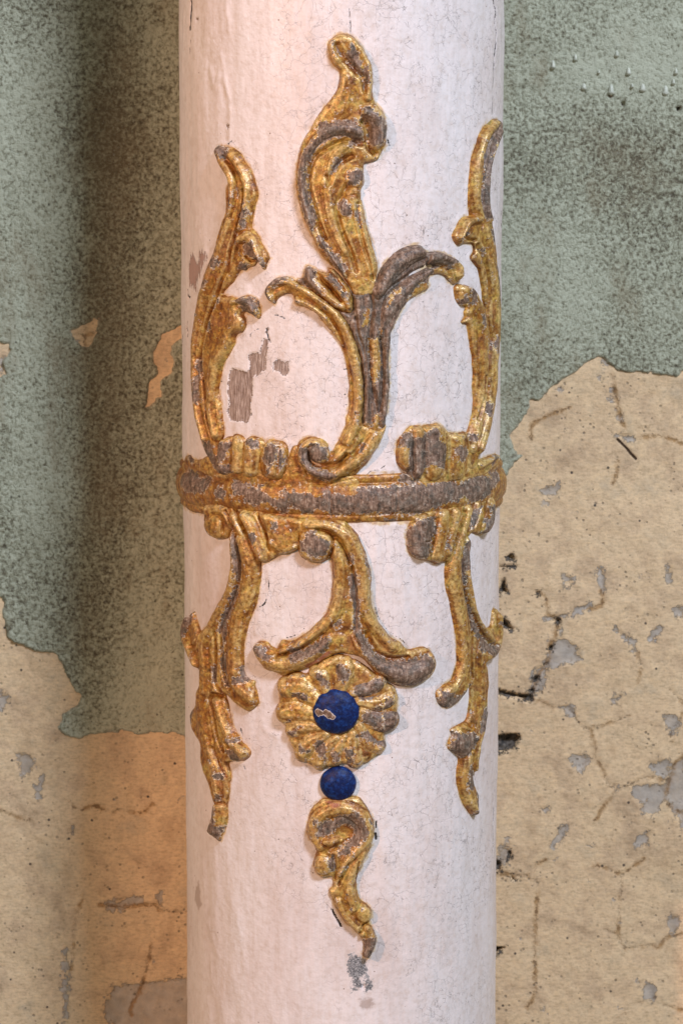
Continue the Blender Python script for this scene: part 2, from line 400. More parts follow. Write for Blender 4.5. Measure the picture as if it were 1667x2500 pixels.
def plaster_material():
    t = NT('cream_distemper_plaster')
    V = t.scale(1000, 1000, 1000)
    ge = t.math('MULTIPLY', t.math('SUBTRACT', t.noise(5.5, 6, 0.72), 0.5), 24.0)
    gs = t.math('MAXIMUM', t.math('ADD', t.attr('grey'), ge), t.math('MULTIPLY', t.math('SUBTRACT', t.noise(19, 6, 0.66, loc=(3, 1, 8)), 0.685), 34))
    gm = t.math('MULTIPLY', t.step(gs, -0.7, 1.2), t.math('ADD', 0.55, t.math('MULTIPLY', t.noise(8, 4), 0.6)))
    c = t.ramp(t.noise(24, 6, 0.62), [(0.30, (0.520, 0.370, 0.230)), (0.40, (0.640, 0.465, 0.290)), (0.52, (0.740, 0.545, 0.335)), (0.62, (0.690, 0.515, 0.320)), (0.72, (0.590, 0.460, 0.305))])
    brush = t.math('ADD', t.math('MULTIPLY', t.noise(1.4, 5, 0.68, vec=t.scale(330, 1000, 900)), 0.6), t.math('MULTIPLY', t.noise(2.2, 5, 0.7), 0.4))
    c = t.mix(1.0, c, t.ramp(brush, [(0.38, (0.76, 0.75, 0.72)), (0.5, (1, 1, 1)), (0.62, (1.14, 1.12, 1.06))]), 'MULTIPLY')
    gr = t.step(t.noise(10, 6, 0.7, loc=(0, 0, 91)), 0.50, 0.70)
    c = t.mix(t.math('MULTIPLY', gr, 0.16), c, (0.42, 0.375, 0.27))
    c = t.mix(gm, c, t.ramp(t.noise(6, 5), [(0.3, (0.360, 0.320, 0.275)), (0.7, (0.500, 0.450, 0.390))]))
    # rusty seepage round the cracks
    ck = t.attr('crack')
    ckn = t.math('ADD', ck, t.math('MULTIPLY', t.math('SUBTRACT', t.noise(4, 5, 0.7), 0.5), 9.0))
    rust = t.math('MULTIPLY', t.step(ckn, 3.0, -0.6), t.step(t.noise(22, 4, 0.6, loc=(41, 0, 6)), 0.40, 0.56))
    c = t.mix(t.math('MULTIPLY', rust, 0.75), c, (0.360, 0.185, 0.055))
    c = t.mix(t.math('MULTIPLY', t.math('MULTIPLY', t.step(ckn, 0.9, 0.1), t.step(t.noise(9, 3, loc=(1, 2, 3)), 0.48, 0.60)), 0.65), c, (0.16, 0.100, 0.055))
    dk = t.step(t.math('ADD', t.attr('slash'), t.math('MULTIPLY', t.math('SUBTRACT', t.noise(2, 3), 0.5), 1.2)), 1.0, 0.3)
    c = t.mix(dk, c, (0.055, 0.028, 0.012))
    sp = t.math('MULTIPLY', t.step(t.math('ADD', t.voro(4.6), t.math('MULTIPLY', t.noise(3, 2), 0.16)), 0.33, 0.22), t.step(t.noise(20, 5, 0.65, loc=(0, 55, 0)), 0.48, 0.62))
    sp2 = t.math('MULTIPLY', t.step(t.voro(15.0, loc_vec(t)), 0.085, 0.050), 1.0)
    c = t.mix(t.math('MULTIPLY', sp, 0.62), c, (0.13, 0.105, 0.080))
    c = t.mix(t.math('MULTIPLY', sp2, 0.9), c, (0.045, 0.038, 0.035))
    stn = t.step(t.noise(30, 5, 0.65, vec=t.scale(1000, 1000, 620, loc=(900, 0, 0))), 0.55, 0.75)
    c = t.mix(t.math('MULTIPLY', stn, 0.40), c, (0.40, 0.26, 0.145))
    hole = t.step(t.math('ADD', t.attr('hole'), t.math('MULTIPLY', t.math('SUBTRACT', t.noise(3.5, 6, 0.75), 0.5), 22)), -0.3, 0.8)
    c = t.mix(hole, c, t.ramp(t.noise(3.5, 4), [(0.38, (0.024, 0.020, 0.018)), (0.60, (0.150, 0.128, 0.105))]))
    t.link(c, t.p.inputs['Base Color'])
    t.link(t.math('ADD', 0.62, t.math('MULTIPLY', gm, -0.12)), t.p.inputs['Roughness'])
    t.p.inputs['Specular IOR Level'].default_value = 0.25
    h = t.math('MULTIPLY', t.math('SUBTRACT', 1.0, gm), 0.55)
    h = t.math('ADD', h, t.math('MULTIPLY', brush, 0.35))
    h = t.math('ADD', h, t.math('MULTIPLY', t.noise(6, 5, 0.6), 0.9))
    h = t.math('SUBTRACT', h, t.math('MULTIPLY', sp, 0.35))
    h = t.math('SUBTRACT', h, t.math('MULTIPLY', hole, 2.0))
    h = t.math('SUBTRACT', h, t.math('MULTIPLY', t.step(ckn, 1.1, 0.0), 0.3))
    t.link(t.bump(h, 0.001), t.p.inputs['Normal'])
    return t.m

def loc_vec(t): return t.scale(1000, 1000, 1000, loc=(217, 31, 555))

def green_material():
    t = NT('mottled_green_paint')
    wv = t.warp(t.scale(1000, 1000, 1000), 0.30, 2.6)
    n1 = t.noise(2.3, 5, 0.66, vec=wv)
    v1 = t.mixf(t.step(t.noise(45, 3, loc=(6, 6, 6)), 0.42, 0.58), t.voro(3.6, wv, 'SMOOTH_F1'), t.voro(2.2, wv, 'SMOOTH_F1'))
    pit = t.math('SUBTRACT', 1.0, t.step(v1, 0.10, 0.52))
    mixn = t.math('ADD', t.math('MULTIPLY', n1, 1.25), t.math('MULTIPLY', v1, 0.30))
    dens = t.attr('mould_shade')
    big = t.noise(60, 5, 0.62)
    thr = t.math('SUBTRACT', mixn, t.math('MULTIPLY', t.math('ADD', dens, t.math('MULTIPLY', t.math('SUBTRACT', big, 0.5), 1.8)), 0.145))
    c = t.ramp(thr, [(0.46, (0.085, 0.074, 0.046)), (0.57, (0.190, 0.182, 0.122)), (0.69, (0.325, 0.335, 0.238)), (0.84, (0.490, 0.510, 0.385))])
    br = t.math('MAXIMUM', t.step(t.noise(30, 5, 0.65, vec=t.scale(1000, 1000, 380, loc=(0, 0, 7))), 0.52, 0.72), t.step(t.math('ADD', dens, t.noise(9, 4)), 0.9, 1.9))
    c = t.mix(t.math('MULTIPLY', br, 0.45), c, (0.235, 0.180, 0.100))
    c = t.mix(t.math('MULTIPLY', t.step(t.noise(1.5, 3), 0.60, 0.72), 0.35), c, (0.50, 0.55, 0.48))
    sp = t.step(t.voro(12.0, loc_vec(t)), 0.085, 0.05)
    c = t.mix(t.math('MULTIPLY', sp, 0.7), c, (0.05, 0.045, 0.03))
    scr = t.math('MULTIPLY', t.step(t.noise(1.0, 3, 0.6, vec=t.scale(420, 800, 60)), 0.66, 0.72), t.step(t.noise(34, 3, loc=(4, 0, 4)), 0.50, 0.60))
    c = t.mix(t.math('MULTIPLY', scr, 0.35), c, (0.50, 0.53, 0.45))
    edge = t.math('ADD', t.attr('edge'), t.math('MULTIPLY', t.math('SUBTRACT', t.noise(4, 5, 0.7), 0.5), 3.0))
    c = t.mix(t.math('MULTIPLY', t.step(edge, 1.1, 0.1), 0.5), c, t.ramp(t.noise(7, 4), [(0.4, (0.26, 0.21, 0.14)), (0.6, (0.55, 0.48, 0.36))]))
    t.link(c, t.p.inputs['Base Color'])
    t.p.inputs['Roughness'].default_value = 0.52
    t.p.inputs['Specular IOR Level'].default_value = 0.35
    h = t.math('ADD', t.math('MULTIPLY', thr, 2.4), t.math('MULTIPLY', t.noise(14, 4), 1.5))
    t.link(t.bump(h, 0.001, 0.7), t.p.inputs['Normal'])
    return t.m

GOLD = gold_material(); PAINT = paint_material(); BLUE = blue_material()
PLASTER = plaster_material(); GREEN = green_material()

# ------------------------------------------------------------------ things
def empty(name, loc, label, cat):
    o = bpy.data.objects.new(name, None); col.objects.link(o); o.location = loc
    o['label'] = label; o['category'] = cat; o['kind'] = 'thing'
    return o
column = empty('carved_column', (0, 0, 0), 'pale pink painted round wooden column with worn gilded rococo carving and blue bosses', 'column')
wall = empty('plaster_wall', (0, 0, 0), 'old plaster wall behind the column, green paint flaking off cream distemper', 'wall')


MMPX = 0.2585   # mm on the column per photograph pixel

OUTL = []
def relief(name, outline=None, strokes=(), ridges=(), grooves=(), domes=(), pits=(), bare=(), gold=None, red=(),
           H=3.0, Rr=3.2, parent=None, mat=None, step=0.41, seed=1, smooth=True, lift=0.003, rough=0.16, noedge=0.35, tone=0.0):
    """carved piece standing on the column: outline -> rounded body, ridges / grooves / domes cut over it.
    strokes: (trace, half widths) used instead of an outline"""
    polys = []
    if outline is not None:
        P = cyl(outline, lift); polys.append(cspline(P) if smooth else P)
    def conv(tr, hw):
        c = CR[tr.split()[0]][2]
        P = cyl(tr, lift); n = len(P)
        hw = np.interp(np.linspace(0, 1, n), np.linspace(0, 1, len(hw)), hw) if isinstance(hw, (tuple, list)) else np.full(n, float(hw))
        th = np.clip(np.abs(P[:, 0])/(RAD*1000), 0, 1.35)
        wmm = hw/c*MMPX*np.clip(1/(0.35+0.65*np.cos(th)), 1, 1.7)
        Q = spline(np.column_stack([P, wmm]))
        return Q[:, :2], Q[:, 2]
    S = [conv(a, b) for a, b in strokes]
    if parent is None: OUTL.extend(polys)
    allp = np.vstack(polys + [np.vstack([s[0] - s[1].max(), s[0] + s[1].max()]) for s in S])
    x0, y0 = allp.min(0) - 2.5; x1, y1 = allp.max(0) + 2.5
    U, V = np.meshgrid(np.arange(x0, x1, step), np.arange(y0, y1, step))
    sd = np.full(U.shape, -12.0)
    for P in polys: sd = poly_sd(U, V, P, sd)
    for P, wd in S:
        d, rel = seg_dist(U, V, P, False, wd)
        sd = np.maximum(sd, (1-rel)*wd.mean())
    sd = sd + noedge*fbm(U, V, 5.0, seed+3, 3)
    q = np.clip(sd/Rr, 0, 1)
    h = H*np.sqrt(1-(1-q)**2)
    fade = np.clip(sd/1.6, 0, 1); fade = fade*fade*(3-2*fade)
    add = np.zeros_like(h)
    for r in ridges:
        P, wd = conv(r[0], r[1]); _, rel = seg_dist(U, V, P, False, wd)
        rel = np.clip(rel, 0, 1); add = np.maximum(add, 1.3*r[2]*(0.55*(1-rel**2)**0.6 + 0.45*(1-rel)) - 0.16*np.cos(rel*3*math.pi)*(rel < 1) + 0.16*(rel >= 1)*0)
    for r in domes:                       # (trace of one point, radius in crop px, height)
        P, wd = conv(r[0], r[1]); d = np.hypot(U-P[0, 0], V-P[0, 1])/wd[0]
        add = np.maximum(add, r[2]*np.sqrt(np.clip(1-d*d, 0, 1)))
    h = h + add*fade
    for r in grooves:
        P, wd = conv(r[0], r[1]); _, rel = seg_dist(U, V, P, False, wd)
        h = h - 1.9*r[2]*np.clip(1-rel/1.35, 0, 1)**1.15*fade
    for r in pits:
        P, wd = conv(r[0], r[1]); d = np.hypot(U-P[0, 0], V-P[0, 1])/wd[0]
        h = h - r[2]*np.exp(-(d*1.1)**4)*fade
    h = h + fade*rough*(fbm(U, V, 3.6, seed, 3) + 0.9*vnoise(U, V*0.6, 8.0, seed+9))
    bl = h.copy()
    for _ in range(3):
        for ax in (0, 1):
            c = np.cumsum(np.concatenate([np.repeat(np.take(bl, [0], ax), 4, ax), bl, np.repeat(np.take(bl, [-1], ax), 3, ax)], ax), ax)
            n_ = bl.shape[ax]
            bl = (np.take(c, range(7, 7+n_), ax) - np.take(c, range(0, n_), ax))/7.0 if c.shape[ax] >= 7+n_ else bl
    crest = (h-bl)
    inside = sd > 0
    h = np.where(inside, np.maximum(h, 0.25*np.clip(sd, 0, 1)), np.maximum(1.6*sd, -1.1))
    b = np.full(U.shape, -9.0)
    for tr in bare: b = poly_sd(U, V, cyl(tr, lift), b, 9.0)
    if gold is not None:                  # mostly bare, gilding left only in these patches
        g = np.full(U.shape, -9.0)
        for tr in gold: g = poly_sd(U, V, cyl(tr, lift), g, 9.0)
        b = np.minimum(sd+2.5, -g)
    rd = np.full(U.shape, -9.0)
    for tr in red: rd = poly_sd(U, V, cyl(tr, lift), rd, 9.0)
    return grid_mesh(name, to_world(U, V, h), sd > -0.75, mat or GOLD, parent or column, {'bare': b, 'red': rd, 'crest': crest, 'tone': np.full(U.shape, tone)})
# ------------------------------------------------------------------ the shaft
def shaft():
    th = np.concatenate([np.linspace(-math.pi, -1.72, 40)[:-1], np.linspace(-1.72, 1.72, 420), np.linspace(1.72, math.pi, 40)[1:]])
    z = np.concatenate([np.linspace(-900, -345, 60)[:-1], np.arange(-345, 350, 0.84), np.linspace(350, 800, 50)[1:]])
    U, V = np.meshgrid(th*RAD*1000, z)
    bare = np.full(U.shape, -12.0); scr = bare.copy(); gry = bare.copy(); stn = bare.copy()
    B = ["E 815,395 900,400 1000,430 1045,460 1090,390 1090,160 1150,140 1250,140 1300,0 D 1310,1500 1340,1480 1400,1480 1440,1545 1395,1530 1390,1600 E 1390,0 1360,300 1360,420 1290,420 1240,500 1140,520 1140,800 1110,1000 1130,1130 1080,1240 800,1220 745,1070 770,1000 775,820 750,790 780,500",
         "D 1375,1320 1410,1320 1395,1400 1440,1545 1400,1540 1370,1400",
         "F 190,1550 260,1590 310,1580 320,1700 290,1750 250,1750 190,1680 140,1700 120,1640",
         "Y 95,85 105,85 105,95 96,95", "Y 238,585 252,592 246,612"]
    for s in B: bare = poly_sd(U, V, cyl(s, 0), bare)
    for s in ["D 300,110 400,110 430,170 360,320 300,480 260,520 255,700 250,760 200,640 150,640 140,500 160,200 200,150 290,300"]:
        scr = poly_sd(U, V, cyl(s, 0), scr)
    for s in ["X 812,450 850,447 900,475 905,530 870,560 880,600 835,620 830,560 812,540", "X 895,548 930,575 928,615 890,620"]:
        gry = poly_sd(U, V, cyl(s, 0), gry)
    for s in ["X 88,150 108,90 118,150 122,215 108,240 85,190", "X 865,652 920,648 945,680 900,715 868,700", "x 809,46 816,46 816,54 809,54",
              "T 110,365 130,375 128,400 108,395", "T 435,1590 475,1590 470,1640 440,1635", "T 455,1885 480,1890 475,1925 455,1920",
              "Y 1122,396 1138,396 1138,410 1122,410", "X 1412,352 1422,350 1424,365 1414,368", "X 1442,455 1452,455 1450,470 1442,468", "x 915,500 922,500 920,508 914,506",
              "X 880,585 895,590 890,612 878,608"]:
        stn = poly_sd(U, V, cyl(s, 0), stn)
    crk = np.full(U.shape, 9.0)
    def cr(s, wd):
        P = spline(cyl(s, 0), 3)
        d = line_sd(U, V, P, np.full(U.shape, 9.0), 8)
        np.minimum(crk, d - wd, out=crk)
    cr("Y 1497,-20 1495,0 1505,60 1500,95 1507,150 1506,200 1500,260 1499,320", 0.22)
    cr("Y 1499,320 1498,400 1495,500 1492,550 1500,590", -0.02)
    cr("Y 72,-10 74,40 70,140", 0.45); cr("Y 72,180 68,270", -0.05)
    cr("D 50,1400 40,1500 28,1660", 0.15); cr("D 120,1200 110,1290 130,1360 125,1460", 0.15); cr("D 125,700 130,810 155,815", 0.25)
    cr("D 1375,1320 1400,1450 1435,1540", 0.0); cr("D 1375,1325 1240,1325 1130,1400 1100,1480", -0.16)
    cr("T 1060,1020 1062,1100 1058,1190", 0.5); cr("T 1005,1240 1000,1380", 0.2); cr("T 995,1450 993,1600 998,1720", 0.05)
    cr("J 1470,1660 1450,1760 1438,1840 1445,1920", 0.35); cr("I 1465,1640 1460,1760 1462,1870 1475,1930", 0.35)
    cr("J 1478,500 1475,750 1480,1020", 0.0)
    cr("C 780,80 830,30", 0.0); cr("C 1130,820 1195,818", -0.05); cr("C 1120,1130 1180,1130", -0.05)
    cr("E 610,832 665,832", -0.05); cr("E 615,945 660,945", -0.08); cr("E 635,1320 695,1325", 0.0); cr("E 640,580 670,597", 0.0)
    cr("F 160,1020 200,1030 280,1065", 0.0); cr("F 350,1310 360,1325", -0.1)
    cr("N 1000,500 1060,460 1090,380 1110,250 1105,130", -0.10); cr("N 1320,870 1420,840 1480,790 1550,750", -0.10)
    cr("P 770,370 790,430 800,470", 0.0); cr("P 820,830 830,870", 0.0); cr("P 620,820 640,960", 0.15)
    cr("Q 540,1275 600,1390 655,1480", 0.35); cr("Q 1065,220 1065,290", 0.1); cr("Q 1060,360 1070,430", 0.35)
    cr("P 190,920 195,1000 320,1080", -0.3)
    cr("L 1500,1850 1400,1760 1280,1680 1200,1600 1130,1480 1100,1380", -0.12)
    cr("A 640,20 670,80 680,130", -0.12); cr("A 860,20 860,110", -0.1); cr("A 1300,1380 1330,1450", 0.1)
    cr("Y 820,40 825,150", -0.12); cr("G 700,950 730,1010", -0.15); cr("G 1490,1340 1400,1400 1300,1420 1240,1480", -0.12)
    cr("H 550,0 560,160", -0.1); cr("G 980,205 1015,205", 0.0); cr("G 985,505 1015,500", 0.0); cr("G 990,620 1015,628", 0.0)
    # crazing is dense round the carving and to the right, sparse on the left flank
    u = U
    craze = 0.35 + 0.9*np.clip((u+55)/45, -1, 1) + 0.5*fbm(U, V, 40, 12, 3) - 0.7*np.clip((V*-1 - 215)/60, 0, 1)
    rel = 0.26*fbm(U, V*0.22, 9, 2, 3) + 0.40*fbm(U*1.0, V*0.6, 24, 4, 3)
    # knife facets and lifted paint edges down the left flank
    for s, wd, hh in [("Y 240,-5 240,60 250,105 246,140", 2.0, 0.45), ("Y 165,330 180,400 215,360 245,450 260,560 255,670", 2.2, 0.5), ("Y 215,260 245,440", 1.6, 0.4), ("X 260,180 300,330 330,520", 3, 0.3),
                      ("X 150,300 200,450", 3, 0.3), ("P 1040,320 1070,420 1200,470 1230,560", 1.8, 0.35), ("N 1110,60 1110,250 1080,420 1000,520 1000,640 960,800", 2.2, 0.4),
                      ("X 1430,90 1430,260", 1.8, 0.35), ("M 1440,300 1440,700 1420,1000", 2, 0.3), ("C 500,700 540,900 640,980", 1.8, 0.35)]:
        P = spline(cyl(s, 0)); d = line_sd(U, V, P, np.full(U.shape, 9.0), 9)
        rel = rel + hh*np.exp(-(d/wd)**2)
    fine = (np.abs(V) < 350)
    rel = rel*np.where(fine, 1, 0)
    q = np.clip((bare+0.3)/0.6, 0, 1); rel = rel - 0.6*q
    rel = rel - 1.3*np.clip((0.15-crk)/0.4, 0, 1)
    d = np.hypot(*(np.stack([U, V]) - cyl("X 885,597 885,598", 0)[0][:, None, None])); rel = rel - 2.2*np.exp(-(d/1.1)**2)
    near = np.full(U.shape, -9.0)
    for P in OUTL: near = poly_sd(U, V, P[::2] if len(P) > 120 else P, near, 9.0)
    near = np.maximum(near, np.where(fine, -np.abs(V-(ZB[2]+ZB[3])/2)+(ZB[3]-ZB[2])/2+1.5, -9))
    craze = craze + 0.8*np.clip((near+8)/6, 0, 1)*(U > -70)
    rel = rel + 0.35*np.exp(-((near+1.2)/1.3)**2)*np.clip(fbm(U, V, 16, 15, 2)+0.4, 0, 1)
    grid_mesh('shaft', to_world(U, V, rel), np.ones(U.shape, bool), PAINT, column,
              {'bare': bare, 'scrape': scr, 'grey': gry, 'crack': crk, 'stain': stn, 'craze': craze, 'near': near})

# ------------------------------------------------------------------ the turned band
ZB = cyl("x 834,1258 834,1186 834,1276 834,1164", 0.004)[:, 1]
def band():
    zc = (ZB[0]+ZB[1])/2; hw = (ZB[1]-ZB[0])/2 + 0.8
    th = np.concatenate([np.linspace(-math.pi, -1.75, 70)[:-1], np.arange(-1.75, 1.75, 0.0046), np.linspace(1.75, math.pi, 70)[1:]])
    z = np.arange(ZB[2]-5.5, ZB[3]+5.5, 0.42)
    U, V = np.meshgrid(th*RAD*1000, z)
    W = 1.0*vnoise(U, U*0, 38, 3) + 0.5*vnoise(U, U*0, 13, 6)
    W = W*np.clip((math.pi*RAD*1000-np.abs(U))/20, 0, 1)
    t = (V - zc - W*0.7)/(hw*(1+0.05*vnoise(U, U*0, 17, 8)))
    body = 4.4*np.sqrt(np.clip(1-np.abs(t)**2.0, 0, 1))
    fl = 1.7*np.sqrt(np.clip(1-((V-ZB[3]+1.7-W*0.5)/2.5)**2, 0, 1))
    fb = 1.8*np.sqrt(np.clip(1-((V-ZB[2]-2.2-W)/2.6)**2, 0, 1))
    h = np.maximum(np.maximum(body, fl), fb)
    fill = 1.1*((V < ZB[3]) & (V > ZB[2]))
    h = np.maximum(h, fill)
    out = (h < 0.02)
    h = h + np.clip(h, 0, 1)*0.22*(fbm(U, V, 5, 21, 3) + vnoise(U, V*0.3, 14, 22))
    top = np.minimum(ZB[3]+0.8 - V, V - ZB[2] + 0.4)
    h = np.where(out, np.clip(1.5*top, -1.2, 0.2), h)
    b = np.full(U.shape, -9.0)
    for s in ["K 80,540 160,500 200,540 210,620 260,640 340,590 390,680 350,750 320,800 260,780 210,820 150,790 90,770 40,700 40,560",
              "K 460,780 500,740 560,720 580,800 560,880 460,860",
              "K 640,640 720,660 860,710 1000,720 1080,780 1120,840 1170,840 1290,760 1400,770 1450,810 1530,815 G 539,1692 640,1730 700,1720 740,1670 810,1650 900,1650 980,1660 1030,1720 1100,1710 1130,1650 1250,1620 1400,1610 1568,1610 J 220,1600 350,1575 500,1590 700,1580 830,1550 940,1560 1000,1590 1070,1540 1200,1510 1220,1450 1300,1480 1400,1500 1400,1400 1440,1430 1500,1380 1500,1560 1420,1640 1350,1720 1230,1790 1100,1790 1090,1730 1030,1710 990,1790 870,1780 760,1850 600,1920 400,1960 M 400,285 200,285 0,285 L 1127,280 800,280 560,275 480,220 400,210 320,270 240,270 K 1500,1050 1450,990 1350,960 1320,1050 1240,1040 1200,990 1100,920 1010,910 960,960 900,950 840,910 780,890 700,880 640,840 625,760",
              "J 290,1450 340,1450 420,1500 530,1560 400,1600 290,1560", "L 1240,330 1390,340 1380,370 1240,370"]:
        b = poly_sd(U, V, cyl(s, 0.005), b, 9.0)
    b = b - 4.5*np.clip(fbm(U, V*1.6, 17, 88, 3)-0.45, 0, 1)
    for s in ["J 250,1640 245,1760 247,1900", "G 812,1600 812,1780 822,1960"]:
        P = cyl(s, 0.005); d = line_sd(U, V, P, np.full(U.shape, 9.0), 6)
        h = h - 0.9*np.exp(-(d/0.45)**2)
    keep = top > -1.0
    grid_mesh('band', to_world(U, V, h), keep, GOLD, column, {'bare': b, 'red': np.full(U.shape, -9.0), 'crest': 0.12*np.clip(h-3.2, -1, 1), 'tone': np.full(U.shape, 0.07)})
band()

# ------------------------------------------------------------------ upper carving
relief('acanthus_leaf',
  "A 740,100 850,120 920,170 1000,260 1060,350 1110,450 1135,560 1140,700 1135,850 1160,930 1230,1010 1280,1100 1310,1200 1310,1300 1295,1430 1240,1550 1180,1620 1050,1650 1020,1700 1030,1800 1035,1880 B 1020,260 990,310 990,400 1010,500 1030,620 1060,760 1110,900 1150,1020 1180,1130 1190,1230 1180,1330 1170,1450 1120,1560 1000,1600 900,1560 860,1480 790,1380 700,1280 600,1190 520,1110 450,1000 410,900 350,800 300,700 250,570 225,480 200,330 200,100 A 200,1850 210,1700 235,1530 270,1400 330,1310 390,1220 430,1140 520,1010 600,910 680,800 710,730 730,620 740,560 690,510 640,460 610,390 600,320 585,260 600,200 660,140",
  ridges=[("A 960,1290 800,1240 600,1270 480,1350 380,1470 310,1620 285,1800 B 280,120 290,300 330,500 380,700 460,880 560,1020 680,1180 780,1350", (70, 75, 55, 50, 45, 45, 50, 45, 30), 2.6),
          ("A 1040,1040 1150,1100 1200,1200 1210,1330 1150,1440", (60, 90, 95, 90, 60), 3.2),
          ("A 850,1420 740,1500 650,1620 600,1850 B 580,300 620,600 700,850 800,1050", (60, 70, 70, 80, 80, 60), 1.5),
          ("A 930,200 1010,320 1080,500 1090,700 1060,880", (60, 60, 50, 45, 40), 1.8),
          ("A 650,200 640,320 700,420", (60, 55, 50), 1.3),
          ("B 870,420 960,650 1000,850 1060,1050 1110,1300", (60, 60, 55, 50, 40), 1.4),
          ("B 830,350 900,330 980,350", (50, 50, 30), 1.2),
          ("A 800,650 800,850 750,1000", (90, 110, 120), 0.9)],
  domes=[("B 920,160 920,160", 120, 2.4), ("B 790,520 790,520", 100, 1.6), ("A 790,220 790,220", 170, 1.2)],
  grooves=[("A 990,1420 850,1395 700,1420 560,1490 440,1580 380,1720 355,1860 B 350,150 370,320 430,520 480,700 560,900", (40, 35, 30, 30, 28, 26, 24), 1.7),
           ("A 1000,1160 1050,1220 1060,1330 1080,1470 1150,1540", (30, 38, 38, 36), 2.3),
           ("A 870,1570 720,1660 640,1790 600,1900 B 580,150 590,260", (40, 40, 30, 20), 1.5),
           ("B 830,270 770,370 710,480 700,600 740,750 800,920 880,1100 930,1280", (45, 40, 35, 30, 30, 30, 25), 1.4),
           ("B 940,480 955,650 990,850 1040,1050 1100,1230 1130,1380", (25, 25, 22, 20), 1.2),
           ("A 690,250 750,350 850,470 960,590 1010,650 1030,800", (40, 45, 40, 35, 25), 1.6),
           ("B 430,780 500,960 610,1140 720,1300 820,1430", (26, 26, 26), 1.0)],
  bare=["A 870,240 920,290 975,420 1000,520 990,600 950,580 860,470 800,380 830,310", "A 700,265 760,330 740,370 700,300", "A 985,510 1070,510 1070,600 1060,750 1040,740 1040,640 990,580",
        "A 520,1170 680,1160 830,1135 920,1140 960,1220 1000,1300 1000,1400 850,1470 850,1420 880,1380 800,1330 680,1350 580,1400 480,1470 420,1540 370,1640 330,1750 320,1880 340,1960 250,1960 250,1850 280,1640 320,1500 400,1400 490,1330 455,1240 480,1200",
        "A 990,1005 1060,985 1120,1030 1220,1100 1270,1180 1300,1300 1250,1400 1180,1440 1110,1495 1085,1380 1075,1280 1080,1210 1030,1160 990,1140 1020,1060",
        "A 850,1750 960,1740 1020,1800 1000,1880 900,1920 830,1920 820,1860",
        "B 245,80 330,0 350,0 320,100 330,230 370,380 420,560 450,690 430,770 390,780 330,660 280,520 245,370",
        "B 470,850 510,880 600,1020 650,1060 690,1060 760,1160 800,1220 790,1370 700,1270 600,1120 480,940",
        "B 720,460 780,430 860,500 860,620 760,600 710,530", "B 930,490 965,500 950,600 990,760 970,760 930,620", "A 640,1700 700,1600 760,1620 680,1760 640,1760"], H=3.4, Rr=3.6, seed=11, tone=-0.02)

relief('scroll_stem',
  "F 1210,740 1240,660 1290,680 1330,600 H 0,600 20,540 60,470 120,390 200,300 300,230 400,190 480,180 560,190 600,260 650,270 740,265 840,290 930,330 980,380 1030,430 1045,500 1030,590 960,660 900,620 850,570 780,540 700,540 640,560 640,700 560,750 470,800 400,860 340,930 270,1040 220,1150 180,1280 165,1450 160,1700 165,1900 J 163,200 160,350 150,600 130,800 110,900 G 1440,960 1300,950 1200,880 1195,700 1205,560 1205,450 F 1210,1850 1180,1650 1155,1500 1120,1390 1070,1260 1010,1130 940,1030 890,970 980,980 1050,1000 1080,960 1080,860 1070,770 1130,770",
  ridges=[("H 30,760 110,560 240,410 380,310 520,270", (70, 95, 105, 100, 70), 3.0), ("H 640,340 760,320 880,350 960,420 980,540", (65, 75, 75, 75, 60), 2.6),
          ("H 20,1250 60,1100 140,960 260,800 400,660 520,570 620,500", (60, 75, 80, 75, 60, 50, 40), 2.0),
          ("F 1490,1200 1490,1500 1485,1800 G 1480,500 1460,650 1430,850", (40, 45, 45, 45, 40), 1.8),
          ("F 1130,800 1170,1050 1190,1300 1230,1600 1245,1900 G 1250,600 1240,840", (60, 55, 45, 40, 40), 1.6),
          ("F 1340,1000 1350,1350 1350,1700 G 1370,500 1360,850", (50, 60, 60, 45), 1.5)],
  grooves=[("H 70,820 180,700 300,620 420,540 560,470 660,440", (30, 32, 32, 30, 26), 1.8), ("H 605,240 612,330 595,430", 14, 1.6),
           ("F 1300,750 1320,950 1290,1180 1275,1400 1290,1700 G 1310,400 1345,560 1365,720", (22, 26, 26, 24), 1.5),
           ("F 1460,800 1420,1000 1400,1250 1440,1500 1440,1800 G 1430,450 1400,700", (20, 22, 22, 22), 1.4),
           ("F 1120,1050 1150,1250 1210,1450 1240,1700 G 1215,350", 16, 0.9), ("H 650,450 760,440 860,500 880,560", (24, 24, 16), 1.3),
           ("F 1520,1300 1520,1700", 10, 0.8)],
  gold=["F 1270,1300 1330,1320 1370,1290 1420,1350 1420,1600 1390,1700 1400,1780 1340,1870 1290,1750 1300,1600 1270,1450",
        "G 1205,850 1250,830 1300,880 1330,870 1340,750 1370,730 1405,770 1400,900 1460,900 1500,840 1500,1100 1200,1100",
        "H 670,470 740,430 820,440 860,490 880,440 920,400 1000,400 1050,480 1045,600 960,670 880,610 780,550 680,550",
        "H 520,620 620,630 650,700 560,760 470,810 370,880 355,860 440,740", "H 290,680 260,760 160,870 100,930 130,800 220,730",
        "F 1190,1080 1250,950 1290,950 1300,1080 1260,1180 1190,1150", "H 20,1180 45,1180 40,1300 20,1300"], H=3.0, Rr=3.2, seed=23, rough=0.3)

